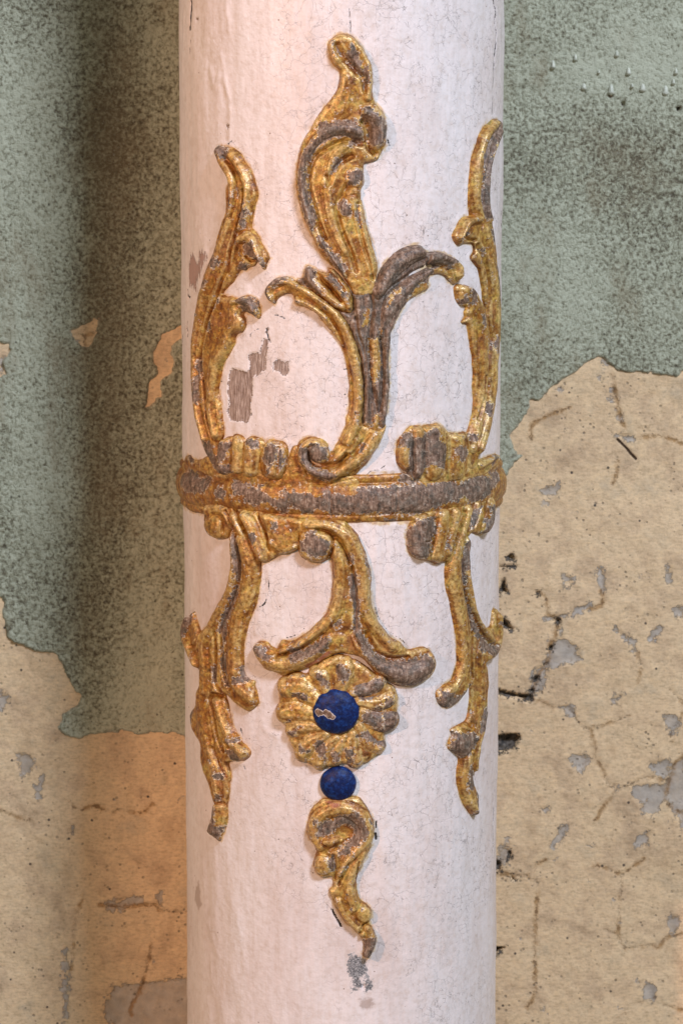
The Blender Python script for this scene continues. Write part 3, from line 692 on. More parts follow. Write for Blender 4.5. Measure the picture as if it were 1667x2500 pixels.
relief('small_leaf',
  "F 515,440 560,440 640,480 700,500 760,510 790,465 850,470 900,520 960,600 1010,660 1060,760 1090,860 1090,960 1050,1010 980,990 900,960 820,920 740,850 640,790 560,735 490,690 420,640 410,600 470,580 490,500",
  ridges=[("F 550,470 580,600 680,710 800,830 950,930", (60, 60, 55, 55, 50), 2.0), ("F 760,560 880,660 970,780 1040,930", (55, 60, 55, 40), 2.2), ("F 840,500 930,620 1010,760", 40, 1.6)],
  grooves=[("F 650,530 740,620 850,740 940,860", (28, 30, 28, 20), 1.5), ("F 800,500 900,610 990,730", 18, 1.0), ("F 520,640 620,740 760,860", 22, 1.0)],
  bare=["F 510,440 560,440 640,510 620,600 680,680 740,790 700,790 620,730 540,700 500,680 420,620 480,590 500,520", "F 780,545 830,550 880,620 940,660 940,720 1010,770 1010,830 980,830 940,760 880,690 800,620 765,580"], H=3.4, seed=31, tone=0.06)

relief('volute_scroll',
  "F 130,900 60,840 30,770 40,690 80,630 150,580 270,565 360,590 440,640 560,705 680,785 800,875 900,950 970,1040 1030,1130 1090,1260 1140,1390 1175,1500 1200,1650 1222,1800 G 1215,450 1225,560 1210,700 1205,840 1300,905 1400,925 1495,860 1455,1030 1380,1160 1290,1290 1180,1410 1090,1470 950,1500 880,1550 800,1575 700,1550 600,1510 520,1440 450,1350 410,1250 400,1150 430,1070 500,1030 600,1010 700,1040 770,1100 800,1180 840,1180 900,1090 960,980 1000,880 1010,780 1040,650 1045,500 1040,300 1010,130 F 980,1470 930,1370 850,1260 740,1130 650,1020 570,960 500,930 420,910 370,880 370,820 350,780 280,770 210,800 160,850",
  ridges=[("F 110,850 75,760 130,660 260,610 400,650 540,735 720,865 860,980 960,1120 1040,1300 1100,1500 1130,1700 G 1150,350 1150,600 1120,800 1080,950 1030,1080", (45, 55, 55, 55, 60, 60, 60, 65, 65, 65, 65, 70), 2.4),
          ("G 1340,1000 1250,1160 1120,1290 960,1400 820,1470 680,1450 560,1380 490,1280 480,1180 560,1090 650,1080", (90, 90, 85, 75, 65, 60, 60, 60, 55, 50, 50), 2.8),
          ("G 1100,1050 1000,1190 880,1290", (80, 80, 60), 1.6), ("F 420,850 520,880 640,950 760,1060", (40, 45, 40, 35), 1.4)],
  domes=[("G 680,1200 680,1200", 120, 3.6)],
  grooves=[("G 1010,1230 900,1340 790,1360 660,1350 570,1290 560,1200", (30, 38, 38, 32, 26, 18), 2.2),
           ("F 440,810 560,870 700,960 820,1070 900,1200 960,1350 1010,1550 G 1070,300 1080,550 1060,800", (22, 22, 22, 24, 24, 22), 0.9),
           ("G 1280,980 1190,1100 1080,1230", (24, 28, 24), 1.1)],
  bare=["F 130,900 60,840 30,770 40,690 80,630 150,580 270,565 360,590 300,610 200,640 120,700 95,760 120,830",
        "G 470,1140 560,1130 600,1070 650,1100 740,1120 790,1190 770,1270 700,1310 590,1320 590,1370 680,1400 800,1420 880,1420 880,1480 800,1545 700,1520 620,1490 590,1440 520,1390 470,1290 440,1210",
        "G 1200,1095 1225,1090 1210,1150 1175,1190 1180,1130", "F 720,910 770,930 765,950 715,925"], H=3.4, Rr=3.4, seed=41, tone=0.00)

relief('flame_leaf',
  "C 560,100 640,95 720,120 800,130 880,190 950,250 990,350 1060,420 1110,520 1150,650 1190,780 1200,900 1160,1020 1140,1120 1115,1220 1105,1320 1090,1420 1130,1460 1200,1530 1260,1640 1340,1750 1400,1900 D 1400,200 1370,270 1340,370 1290,380 1260,300 1200,240 1150,330 1070,350 1000,400 930,390 850,500 780,590 700,660 620,770 700,805 800,830 870,850 960,810 1080,800 1180,850 1230,940 1250,1050 1240,1140 1200,1160 1120,1110 1020,1060 970,1100 1000,1180 1000,1290 950,1380 880,1410 830,1470 830,1550 780,1650 730,1750 E 720,200 660,300 620,450 590,600 570,750 600,900 620,1050 640,1200 650,1350 650,1480 600,1570 600,1700 620,1900 500,1950 430,1830 370,1720 320,1580 280,1420 240,1200 210,1000 190,800 180,600 170,400 165,200 D 175,1500 190,1200 220,1080 250,850 300,650 340,500 390,350 450,200 510,50 C 540,1640 590,1480 640,1300 690,1200 700,1050 690,900 700,780 730,700 740,630 690,560 630,470 590,420 560,330 545,240 530,170",
  ridges=[("C 620,200 700,400 810,600 850,800 850,1000 800,1300 700,1600 D 600,200 500,420 410,700 340,1000 290,1300 250,1600 E 250,300 260,700 300,1100 400,1500", (70, 70, 70, 70, 80, 90, 80, 75, 60, 55, 50), 2.2),
          ("C 820,250 940,420 1020,600 1080,800 1050,1100 960,1400", (60, 65, 65, 55, 60, 60), 2.0),
          ("C 960,1600 1080,1560 1200,1660 D 1240,80 1320,280", (60, 90, 80, 60, 40), 3.0),
          ("D 850,900 970,860 1100,900 1200,1030", (50, 60, 75, 60), 2.8), ("D 980,330 1060,260", (50, 40), 1.8),
          ("D 860,1050 860,1250 750,1480 620,1750 E 540,350 500,700 500,1100 560,1450", (110, 130, 110, 100, 80, 70, 60), 1.9)],
  grooves=[("C 700,280 820,450 890,620 900,850 880,1050 830,1250", (24, 26, 24, 20), 1.3), ("C 1000,800 1010,1000 960,1250 880,1500 800,1750 D 760,300 680,500 600,700 540,880 470,1070 410,1260 350,1550 E 330,300 370,600 400,900 430,1200 520,1500", (20, 26, 30, 32, 30, 28, 26), 1.7),
           ("D 900,50 860,200 760,420", 26, 1.0), ("D 1040,180 1120,240 1190,230", 22, 1.6), ("D 250,1100 215,1400 200,1700", 14, 1.0)],
  bare=["C 560,105 640,100 720,140 750,200 740,280 690,300 650,310 610,210 540,230 530,160", "C 600,420 665,420 650,460 610,460", "C 800,860 830,860 850,1070 790,1070",
        "C 1010,1100 1060,1100 1080,1200 1040,1280 1030,1400 980,1440 1000,1280 965,1180", "C 1020,950 1050,950 1040,1090 1000,1090", "C 900,1490 920,1530 880,1660 850,1660", "C 905,780 940,800 930,940 910,900",
        "C 1080,1640 1170,1640 1220,1700 1200,1760 1280,1870 1330,1960 1180,1900 1030,1830 1020,1730", "D 1020,0 1180,0 1250,150 1320,200 1350,340 1290,375 1250,280 1180,200 1060,150 1020,100",
        "D 490,170 530,155 640,200 660,260 590,360 540,310 480,260", "D 400,540 440,520 490,570 430,660 390,650", "D 940,300 1010,250 1070,320 1010,400 930,380", "D 560,870 620,860 560,980 520,990",
        "D 900,850 1000,810 1150,830 1220,930 1230,1100 1190,1150 1080,1090 990,1040 960,980 940,900", "D 430,1210 500,1220 480,1320 430,1380 390,1380", "D 260,1020 310,1080 280,1170 230,1150",
        "E 290,270 370,250 330,450 310,600 310,850 350,880 300,950 240,900 250,620 290,460", "E 370,1550 470,1560 540,1640 540,1760 600,1780 620,1900 500,1940 430,1830 360,1680"], H=3.4, Rr=3.6, seed=51, tone=0.07)

relief('flame_leaf',
  "I 1420,190 1470,220 1500,270 1490,400 1450,560 1420,650 1390,740 1330,790 1310,900 1290,1050 1285,1200 1310,1280 1295,1400 1290,1500 1310,1650 1340,1800 H 1412,0 1420,50 1440,200 1450,350 1470,500 1490,700 1495,900 1495,1100 1490,1250 1480,1450 1465,1600 1440,1800 J 1410,600 1390,800 1350,980 1310,1130 1240,1250 1220,1400 1100,1400 1090,1200 1100,1080 1110,980 1140,880 1170,780 1190,600 1190,400 1190,240 1180,100 H 1175,1500 1150,1350 1130,1200 1110,1130 1050,1130 1050,1090 1090,1050 1080,990 1100,930 1030,910 1000,880 970,800 960,690 1020,650 1100,670 1180,720 1230,820 1290,900 1330,1000 1340,960 1310,850 1300,700 1270,560 1250,470 1210,410 1160,340 1200,270 1190,180 1120,160 1060,170 1010,190 955,130 940,60 I 800,1930 820,1870 870,1800 930,1760 1010,1750 1005,1700 990,1500 990,1300 1005,1100 1030,900 1060,750 1110,600 1160,450 1230,330 1310,260 1360,210",
  ridges=[("I 1380,250 1260,400 1160,620 1100,850 1070,1150 1070,1500 1120,1750", (60, 65, 60, 60, 60, 65, 60), 2.0), ("I 1440,400 1360,600 1280,850 1230,1200 1230,1600 1280,1800", (40, 35, 30, 30, 40, 40), 1.8),
          ("I 1100,1790 980,1810 890,1900 H 990,100", (55, 60, 55, 40), 2.6), ("H 1300,20 1350,250 1400,600 1420,900 1420,1200 1400,1500 J 1390,400 1330,800 1240,1150", (70, 60, 50, 45, 45, 50, 50), 2.0),
          ("H 1040,720 1140,770 1210,950 1270,1200 1270,1500 1270,1800 J 1250,600 1200,900 1150,1150", (60, 80, 80, 75, 60, 55, 50), 2.0)],
  domes=[("H 1050,800 1050,800", 80, 2.0)],
  grooves=[("I 1370,380 1300,520 1230,750 1190,1000 1170,1300 1140,1550", (18, 22, 22, 18), 1.3), ("H 1220,200 1290,350 1340,560 1355,800 1345,1050 1370,1300 1345,1600 J 1340,300 1310,650 1250,900 1180,1100", (26, 26, 26, 26, 24), 1.8),
           ("J 1270,300 1255,550 1200,800", 18, 1.1), ("H 1040,60 1110,120 1190,130", 20, 1.5), ("H 1090,700 1090,880", 14, 1.2)],
  bare=["I 1420,190 1470,220 1500,270 1490,400 1440,460 1400,560 1340,600 1300,720 1280,850 1260,1050 1230,1150 1200,1080 1200,950 1190,780 1250,700 1250,550 1310,540 1340,400 1440,300",
        "I 1180,1050 1240,1130 1250,1250 1270,1480 1310,1650 1330,1780 1230,1800 1140,1680 1150,1500 1150,1380 1190,1300", "H 1110,700 1165,710 1150,890 1110,900", "H 1020,760 1080,830 1060,890 990,890",
        "H 1210,1010 1240,1020 1275,1150 1250,1180", "H 1400,1280 1440,1290 1440,1400 1400,1480 1380,1380", "H 1290,1370 1320,1400 1310,1500 1290,1460", "H 1430,400 1460,450 1490,800 1480,900 1450,700",
        "H 1250,240 1290,240 1290,300", "H 1420,0 1440,200 1400,160 1370,20", "J 1120,980 1170,990 1150,1060 1110,1050", "J 1320,600 1345,620 1330,760 1315,750", "H 1060,0 1110,0 1060,120 1035,150"], H=3.0, Rr=3.2, seed=61, tone=0.03)

# shells resting on the band, one lobe each
relief('shell_lobe', "K 480,200 560,140 650,120 690,150 700,300 690,450 680,580 520,590 450,540 400,470 470,380 490,300",
  ridges=[("K 585,220 570,350 560,500", (80, 95, 90), 3.0)], bare=["K 550,190 665,200 640,300 620,400 560,460 510,360 500,260", "K 440,440 560,460 700,470 690,560 560,600 470,550"], H=2.8, seed=71)
relief('shell_lobe', "K 650,130 700,100 770,120 820,190 830,350 820,560 640,560 640,300", ridges=[("K 730,200 730,350 720,520", (75, 80, 75), 2.6)], H=2.4, seed=72)
relief('shell_lobe', "K 800,180 850,130 920,130 1000,150 1050,230 1030,350 1000,580 900,630 780,600 780,350", ridges=[("K 900,240 900,380 880,520", (85, 95, 90), 3.0)],
  bare=["K 830,160 900,150 980,180 990,250 940,260 850,220", "K 815,400 845,400 845,420 820,420"], H=2.6, seed=73)
relief('shell_lobe', "K 1000,350 1030,240 1090,160 1180,170 1270,190 1330,280 1320,430 1300,560 1240,660 1100,640 980,590 960,480", ridges=[("K 1160,270 1165,400 1160,540", (120, 150, 120), 3.2)],
  grooves=[("K 1235,260 1230,400 1225,560", 14, 0.8)],
  bare=["K 1160,200 1220,220 1230,380 1170,450 1150,570 1100,580 1140,480 1080,430 1040,380 1090,250", "K 1235,265 1270,280 1305,400 1290,480 1245,540 1240,400"], H=2.8, seed=74)
relief('shell_fillet', "K 440,560 700,520 1000,540 1280,560 1340,300 1430,240 1520,400 1568,640 G 560,1540 760,1580 1000,1520 1150,1500 1160,1640 900,1680 500,1660 K 1300,760 900,700 640,650 440,620",
  H=1.9, Rr=2.6, seed=75, tone=0.05)
relief('shell_lobe', "J 240,1180 260,1080 310,990 380,920 450,900 480,1000 470,1200 460,1400 450,1540 380,1480 330,1420 280,1360 245,1290", ridges=[("J 340,1060 320,1200 350,1350", (80, 90, 70), 2.8)],
  bare=["J 310,990 400,965 470,1010 480,1200 480,1530 380,1470 330,1420 360,1300 385,1140 330,1130 270,1130"], H=2.8, seed=76)
relief('shell_lobe', "J 400,900 480,880 560,890 600,1000 590,1250 570,1500 500,1560 430,1500 410,1250 410,1000", ridges=[("J 490,960 480,1150 490,1420", (80, 90, 80), 2.6)],
  bare=["J 400,1000 440,1010 530,1010 620,950 620,1370 550,1420 500,1580 380,1500"], H=2.4, seed=77)
relief('shell_lobe', "J 560,900 620,880 690,870 760,860 840,920 860,1020 850,1200 840,1420 700,1560 560,1570 540,1300 550,1000", ridges=[("J 700,950 700,1150 690,1400", (120, 140, 120), 3.0)],
  grooves=[("J 845,980 838,1200 835,1400", 14, 0.8)],
  bare=["J 540,1000 640,920 700,910 710,980 700,1050 760,1080 820,1140 830,1340 770,1390 690,1360 620,1345 540,1420"], H=2.8, seed=78)
relief('shell_lobe', "J 830,940 900,960 1000,970 1100,960 1130,1100 1120,1300 1080,1500 900,1560 780,1560 810,1300 830,1100", ridges=[("J 960,1050 965,1220 950,1420", (120, 130, 120), 2.8)],
  bare=["J 900,1160 960,1130 1050,1130 1085,1200 1060,1260 990,1300 940,1270 930,1210"], H=2.6, seed=79)
relief('shell_fillet', "J 480,1480 700,1440 1000,1420 1220,1300 1300,1270 1390,1240 1470,1215 1478,1290 1430,1380 1300,1470 1100,1540 900,1590 600,1600",
  ridges=[("J 1250,1350 1380,1270 1460,1230", (40, 35, 20), 1.6)], bare=["J 1390,1260 1440,1230 1420,1330 1380,1340"], H=2.4, Rr=2.4, seed=80)
relief('band_flare', "K 60,420 110,340 170,400 260,400 350,360 430,460 470,560 300,600 120,540", H=1.8, bare=["K 110,350 150,330 190,440 150,430"], seed=81, tone=0.05)
relief('band_flare', "K 95,800 200,840 330,880 460,900 420,940 340,960 345,1020 310,990 290,1040 260,1010 250,1050 200,1000 140,960 110,900", H=1.4, Rr=2, seed=82, tone=0.02)

# ------------------------------------------------------------------ below the band
relief('fan_leaf', "K 330,930 450,900 600,930 800,980 1100,1040 1400,1090 1568,1110 L 330,400 250,480 200,600 K 1480,1300 1500,1430 1440,1490 1350,1530 1220,1550 1130,1600 1020,1640 980,1610 930,1500 880,1400 700,1290 640,1250 590,1350 500,1360 430,1340 360,1260 320,1160 315,1080",
  ridges=[("K 380,1020 500,990 600,1040 650,1150", (60, 55, 50, 40), 1.6), ("K 690,1080 770,1220 830,1360", (50, 55, 45), 2.0), ("K 820,1080 900,1220 960,1400 1020,1570", (60, 75, 80, 70), 2.6),
          ("K 1100,1100 1200,1220 1280,1400 1300,1500", (110, 140, 130, 60), 1.6), ("K 1140,1380 1260,1460 1400,1460", (50, 60, 50), 1.6)],
  domes=[("K 450,1210 450,1210", 125, 3.0)],
  grooves=[("K 700,1000 790,1170 860,1340 900,1480 950,1580", (24, 30, 30, 26, 22), 2.0), ("K 970,1060 1050,1220 1090,1380 1110,1480", (20, 24, 24, 20), 1.6), ("K 600,1020 660,1150 680,1270", 22, 1.4), ("K 560,1080 560,1260", 18, 1.0)],
  bare=["K 360,1210 400,1230 440,1310 430,1340 370,1290 335,1200", "K 880,1280 960,1270 980,1340 960,1410 900,1420 870,1370", "K 1170,1150 1240,1180 1200,1240 1160,1220", "K 1120,1355 1165,1360 1150,1385"], H=3.2, Rr=3.6, seed=91, tone=0.06)
relief('fan_leaf', "M 370,560 375,480 400,400 440,350 430,290 600,240 900,160 1150,100 1380,30 1400,120 1395,250 1380,400 1330,490 1260,520 1200,500 1140,490 1100,600 1050,800 960,880 860,850 800,850 740,870 660,850 580,830 500,810 420,760 380,680",
  ridges=[("M 540,390 520,560 510,730", (110, 130, 110), 2.8), ("M 790,300 760,500 740,740", (85, 110, 100), 2.4), ("M 950,260 900,480 850,720", (55, 60, 50), 1.9), ("M 1090,230 1020,480 950,780", (60, 60, 50), 2.0),
          ("M 1350,150 1340,320 1290,450", (60, 75, 60), 2.6), ("M 1200,150 1160,330 1110,480", (40, 45, 40), 1.6)],
  grooves=[("M 710,330 680,520 640,740", 22, 1.6), ("M 870,330 830,520 790,700", 16, 0.9), ("M 1040,250 980,450 900,680", 22, 1.4), ("M 1240,180 1200,330 1130,500", 24, 1.5), ("M 560,600 640,600", 12, 0.9)],
  bare=["M 490,340 600,310 680,310 710,380 700,500 650,600 650,720 580,790 500,800 420,760 380,680 370,560 380,480 430,410", "M 1310,170 1380,160 1395,280 1370,410 1310,500 1230,510 1280,440 1270,360 1330,260",
        "M 1120,240 1200,200 1250,190 1230,260 1170,360 1110,470 1120,330", "M 845,470 855,520 840,545 830,510", "M 810,600 840,620 870,700 850,710 810,670", "M 925,540 945,540 920,600 905,590"], H=3.0, Rr=3.4, seed=92, tone=0.00)

relief('hanging_scroll', "L 150,330 400,310 700,340 800,410 880,490 940,600 990,720 1030,830 1060,950 1070,1100 1065,1250 1080,1380 1120,1480 1170,1580 1240,1670 O 1180,130 1250,160 1290,215 1360,215 1430,200 1490,230 1530,310 1520,380 1480,440 1390,500 1300,515 1220,510 1150,480 1110,440 1040,400 980,340 930,290 850,260 740,250 640,290 560,340 470,370 380,400 300,430 220,400 150,380 100,310 60,250 50,190 90,155 150,155 200,190 240,210 270,140 350,150 420,120 520,50 L 480,1500 540,1400 580,1280 590,1100 590,950 570,820 540,830 440,870 340,860 250,820 190,750 170,650 180,500 150,400",
  ridges=[("L 300,400 500,410 680,480 800,580 880,720 940,900 970,1100 980,1300 1030,1500 O 1060,60 1160,190", (60, 70, 85, 95, 90, 85, 75, 80, 80, 60), 2.2),
          ("L 620,650 680,850 690,1100 660,1300 600,1480 O 520,110 400,190 290,230", (60, 90, 90, 85, 80, 60, 45, 35), 1.9),
          ("O 880,100 930,220 1040,330 1180,400 1330,410 1440,350 1460,290", (40, 45, 55, 75, 80, 70, 50), 3.0),
          ("O 660,140 560,230 430,300 280,330 150,280 110,210", (35, 45, 60, 60, 60, 50), 3.0), ("O 1120,100 1200,190", (50, 50), 1.2)],
  domes=[("L 390,640 390,640", 195, 3.6), ("O 730,170 730,170", 90, 1.0)],
  grooves=[("L 420,455 560,490 680,590 745,720 800,860", (30, 36, 36, 30, 20), 2.0), ("L 600,560 590,700 530,820", (20, 24, 20), 1.6), ("L 180,480 200,680", 14, 0.8),
           ("L 830,900 870,1200 870,1450 870,1650 O 850,80 900,180", (20, 22, 22, 22), 1.2), ("O 960,90 1040,230 1150,290 1290,280", (24, 28, 28, 20), 1.8), ("O 610,90 480,190 350,240 250,270", (18, 22, 20, 14), 1.3)],
  bare=["L 330,480 380,475 410,530 500,560 560,620 580,680 520,730 420,780 340,770 250,700 220,600 270,590 290,510", "L 780,745 840,750 860,820 840,860 790,850",
        "L 870,930 890,980 910,1150 910,1400 920,1600 980,1750 1050,1850 1100,1950 1040,1960 960,1850 880,1750 850,1650 850,1400 810,1290 800,1180 800,1010 850,980", "L 970,750 1020,820 1060,960 1060,1040 1030,950 980,860",
        "L 640,1560 700,1540 700,1600 650,1650 620,1620", "O 900,80 930,150 1000,240 1080,275 1160,310 1260,300 1380,290 1420,240 1470,290 1480,350 1440,430 1380,500 1250,510 1160,480 1100,420 1000,330 940,240 880,140",
        "O 90,170 140,180 170,240 210,260 200,310 150,270 90,240 65,210", "O 350,190 450,230 560,160 670,90 680,130 620,220 520,250 440,300 370,320 360,260"],
  red=["O 470,330 560,290 660,220 700,230 600,320 480,370"], H=3.4, Rr=3.6, seed=101, tone=0.01)

# rosette: a low disc, a ring of petals and the blue boss
ros = relief('rosette', "O 560,340 640,290 740,260 850,290 950,340 1040,410 1130,480 1200,530 1215,620 1210,720 1180,810 1110,890 1110,1000 1030,1080 950,1130 870,1150 770,1130 700,1150 600,1160 510,1140 440,1080 380,1020 340,940 320,860 280,790 262,700 260,590 275,510 310,450 400,440 500,400",
  H=3.8, Rr=4.5, seed=111, tone=-0.04, rough=0.3, red=["O 600,540 700,520 850,560 905,680 880,800 800,880 680,900 590,820 540,700"])
PET = [((570, 630), (420, 545), (330, 520), 92), ((545, 740), (400, 735), (320, 720), 92), ((590, 830), (450, 850), (375, 860), 70), ((640, 890), (530, 985), (460, 1040), 78),
       ((720, 920), (640, 1040), (590, 1110), 70), ((790, 910), (740, 1030), (710, 1100), 56), ((850, 880), (870, 1010), (880, 1090), 74), ((900, 820), (990, 930), (1050, 990), 72),
       ((920, 720), (1050, 760), (1150, 780), 84), ((900, 630), (1040, 620), (1150, 600), 72), ((850, 560), (970, 500), (1060, 480), 70), ((760, 520), (770, 410), (790, 360), 84), ((640, 550), (590, 450), (560, 410), 66)]
PB = ["O 380,570 400,555 490,575 500,600 450,620 390,610", "O 335,790 370,770 375,790 340,800", "O 330,880 360,860 410,850 405,900 380,915 350,900", "O 420,970 440,960 460,1010 510,1000 490,1030 440,1020",
      "O 560,940 610,930 640,990 640,1100 600,1060 560,1020", "O 690,1000 740,1040 755,1080 720,1100 680,1050", "O 780,1020 830,990 870,1010 840,1080 800,1060", "O 940,1050 1020,1040 1000,1090 940,1130 880,1130 950,1100",
      "O 930,720 1000,690 1080,660 1080,760 1060,830 930,790", "O 1100,600 1165,595 1170,700 1235,710 1210,800 1140,880 1150,980 1100,990 960,930 880,900 960,850 1090,840 1090,700",
      "O 870,440 950,460 1060,440 1110,480 1080,560 1000,610 900,600 860,540", "O 730,330 770,330 825,390 820,450 780,480 740,430 700,360", "O 560,380 600,400 660,460 655,510 600,470 555,430", "O 790,1080 850,1070 850,1170 820,1170"]
for k, (a, b, c, hw) in enumerate(PET):
    ang = math.atan2(b[1]-714, b[0]-718) ; sw = 26
    tr = "O %d,%d %d,%d %d,%d" % (*a, b[0]-sw*math.sin(ang), b[1]+sw*math.cos(ang), *c)
    relief('petal', strokes=[(tr, (hw*0.8, hw*1.12, hw*1.0))], ridges=[(tr, (hw*0.7, hw*1.0, hw*0.8), 0.9)], H=5.0, Rr=5.6, parent=ros, bare=PB, seed=120+k, tone=-0.03, rough=0.35, noedge=0.5, step=0.45)

def boss(name, tr, rx, ry, hgt, base, bare, parent):
    c = cyl(tr, 0.006)[0]; n = 44; m = 96
    r = np.linspace(0, 1, n)**0.8; a = np.linspace(0, 2*math.pi, m)
    Rr, A = np.meshgrid(r, a, indexing='ij')
    U = c[0] + rx*Rr*np.cos(A); V = c[1] + ry*Rr*np.sin(A)
    wob = 1 + 0.014*np.interp(A.ravel(), a, 0.6*np.sin(3*a+c[0])+0.5*np.sin(5*a+1)+0.4*np.sin(8*a+c[1])).reshape(A.shape)
    U = c[0] + (U-c[0])*wob; V = c[1] + (V-c[1])*wob
    H = base + hgt*np.sqrt(np.clip(1-Rr**2.2, 0, 1)) + 0.12*fbm(U, V, 4, 3, 3)*(Rr < 0.98)
    U = np.vstack([U, U[-1:]]); V = np.vstack([V, V[-1:]]); H = np.vstack([H, H[-1:]*0])
    b = np.full(U.shape, -9.0)
    for s in bare: b = poly_sd(U, V, cyl(s, 0.008), b, 9.0)
    grid_mesh(name, to_world(U, V, H), np.ones(U.shape, bool), BLUE, parent, {'bare': b})
boss('blue_boss', "O 718,714 718,714", 13.2, 13.4, 5.2, 4.9, ["O 553,700 575,688 600,700 615,712 640,690 660,698 690,725 715,745 700,762 660,755 625,728 600,735 580,745 560,725"], ros)
boss('blue_bead', "O 735,1300 735,1300", 10.8, 10.6, 5.2, 1.0, [], column)

relief('pendant_scroll', "Q 340,20 280,110 245,240 235,360 260,450 320,520 350,590 330,640 315,720 330,810 380,880 430,910 540,890 550,1000 500,1050 520,1120 550,1200 600,1300 650,1380 700,1460 780,1520 860,1590 920,1660 930,1750 910,1800 920,1850 980,1870 1020,1830 1060,1740 1085,1640 1060,1540 1000,1450 1020,1380 1020,1290 960,1220 890,1180 850,1100 840,980 860,860 920,740 980,620 1040,480 1055,320 1030,200 980,80 930,0 850,-60 640,-70 430,-40",
  ridges=[("Q 400,520 330,400 340,260 420,140 560,80 720,80 870,160 950,290 940,430 850,560 720,700 640,850", (60, 80, 80, 85, 90, 90, 90, 85, 90, 80, 60, 40), 2.4), ("Q 450,470 520,470 600,440", (45, 50, 35), 1.8),
          ("Q 900,600 820,750 760,900 750,1080 800,1250", (70, 70, 60, 70, 80), 1.8), ("Q 620,1180 680,1320 780,1440 900,1560", (50, 60, 60, 50), 1.6), ("Q 960,1500 1010,1600 1010,1700 960,1820", (50, 70, 75, 60), 2.4)],
  domes=[("Q 430,740 430,740", 115, 3.0), ("Q 930,1320 930,1320", 105, 2.4)], pits=[("Q 690,370 690,370", 125, 2.6), ("Q 600,520 600,520", 60, 1.2)],
  grooves=[("Q 520,560 620,520 740,450", (30, 30, 20), 1.2), ("Q 740,720 680,830 620,980", (20, 20, 16), 1.2), ("Q 560,640 580,800 570,920", (22, 24, 18), 1.4), ("Q 1000,1440 920,1470 870,1560", (22, 22, 16), 1.5), ("Q 860,700 830,850", 12, 0.7)],
  bare=["Q 610,140 700,150 760,130 830,100 900,160 930,240 970,320 930,420 850,500 760,540 720,630 640,630 600,600 700,500 820,400 800,310 740,260 640,270 560,330 530,380 440,400 380,400 380,330 420,240 500,200 560,220 600,190",
        "Q 480,680 550,640 560,720 590,740 570,820 470,820 530,760", "Q 1000,1600 1060,1600 1080,1660 1050,1760 1000,1860 920,1850 910,1790 935,1640", "Q 680,790 720,740 700,800 650,840", "Q 320,180 360,190 340,270 320,240", "Q 980,180 1000,200 1005,250 985,230"],
  red=["Q 520,-20 640,0 620,40 540,50", "O 560,1290 600,1240 640,1420 780,1450 700,1470 600,1400"], H=3.4, Rr=3.4, seed=151, tone=0.00)

relief('pendant_leaf', "K 650,1250 760,1260 900,1320 960,1500 990,1620 N 990,150 960,300 930,480 880,600 820,780 785,950 780,1100 790,1200 790,1290 860,1370 920,1390 920,1450 940,1540 970,1640 930,1700 860,1750 800,1740 700,1680 620,1600 560,1560 600,1700 P 620,200 650,350 700,450 730,490 760,550 830,600 870,670 860,720 800,780 740,790 660,790 600,800 620,880 630,1000 610,1040 610,1150 590,1240 580,1320 580,1450 560,1560 510,1690 490,1740 440,1690 370,1660 340,1600 380,1530 420,1450 430,1320 410,1230 370,1080 320,950 290,850 270,750 265,580 210,480 170,380 150,250 160,180 N 200,1680 240,1580 270,1420 280,1300 220,1220 160,1130 140,1060 110,970 85,870 85,760 110,650 180,555 200,640 240,740 265,790 340,730 400,640 460,530 520,430 590,300 630,130 650,0 K 645,1450",
  ridges=[("K 780,1350 N 870,0 860,250 810,450 740,600 700,900 690,1150 720,1400 820,1520 900,1590", (80, 95, 95, 85, 80, 85, 90, 85, 80, 70), 2.2), ("K 670,1350 N 690,50 610,300 510,550 400,760 330,930 340,1200 340,1500", (50, 60, 60, 60, 60, 65, 70, 80), 2.0),
          ("P 310,0 330,300 390,600 460,900 500,1150", (100, 100, 80, 75, 60), 2.2), ("P 480,50 560,300 620,450", (50, 55, 50), 1.8), ("P 640,520 740,600 790,670", (50, 70, 75), 2.6), ("P 500,1300 480,1450 450,1590", (60, 65, 80), 2.2),
          ("N 140,650 115,830 180,1020 240,1180", (45, 50, 50, 40), 2.4), ("N 280,860 200,1000", (50, 40), 1.0)],
  grooves=[("K 720,1300 N 770,0 720,250 630,500 530,750 540,1000 570,1300 640,1480", (18, 22, 24, 24, 22, 22, 20), 1.6), ("N 460,820 470,1100 460,1380 540,1560 P 420,0 450,250 490,480 560,650", (22, 26, 26, 28, 24, 22, 22), 1.9), ("N 270,800 240,950 190,980", 20, 1.2),
           ("P 590,560 640,620", 20, 1.2), ("P 440,620 520,820 590,960", 20, 1.2), ("P 450,1270 560,1290", 22, 1.4)],
  bare=["K 690,1290 740,1400 770,1600 790,1700 770,1850 750,1960 720,1800 700,1600 680,1400", "N 700,240 750,230 740,380 690,460 660,600 610,700 620,800 590,880 570,1000 610,1150 620,1350 590,1320 530,1180 530,1000 560,850 490,790 540,650 620,470",
        "N 180,560 190,640 150,730 130,850 100,960 85,850 90,730 120,620", "N 560,1350 620,1360 630,1460 580,1450", "N 760,1210 830,1260 850,1330 880,1380 820,1410 710,1420 710,1350 770,1320", "N 430,1220 480,1200 470,1400 430,1400",
        "P 590,640 690,650 760,700 750,790 680,780 640,720", "P 600,500 730,500 740,550 620,570", "P 340,1600 380,1530 440,1500 440,1330 500,1330 480,1450 500,1560 560,1560 510,1690 490,1740 400,1660", "P 490,1200 540,1180 530,1250 470,1260", "P 160,150 200,160 180,400 160,330",
        "P 480,900 560,930 570,1000 500,980"], H=3.2, Rr=3.6, seed=161, tone=0.08)

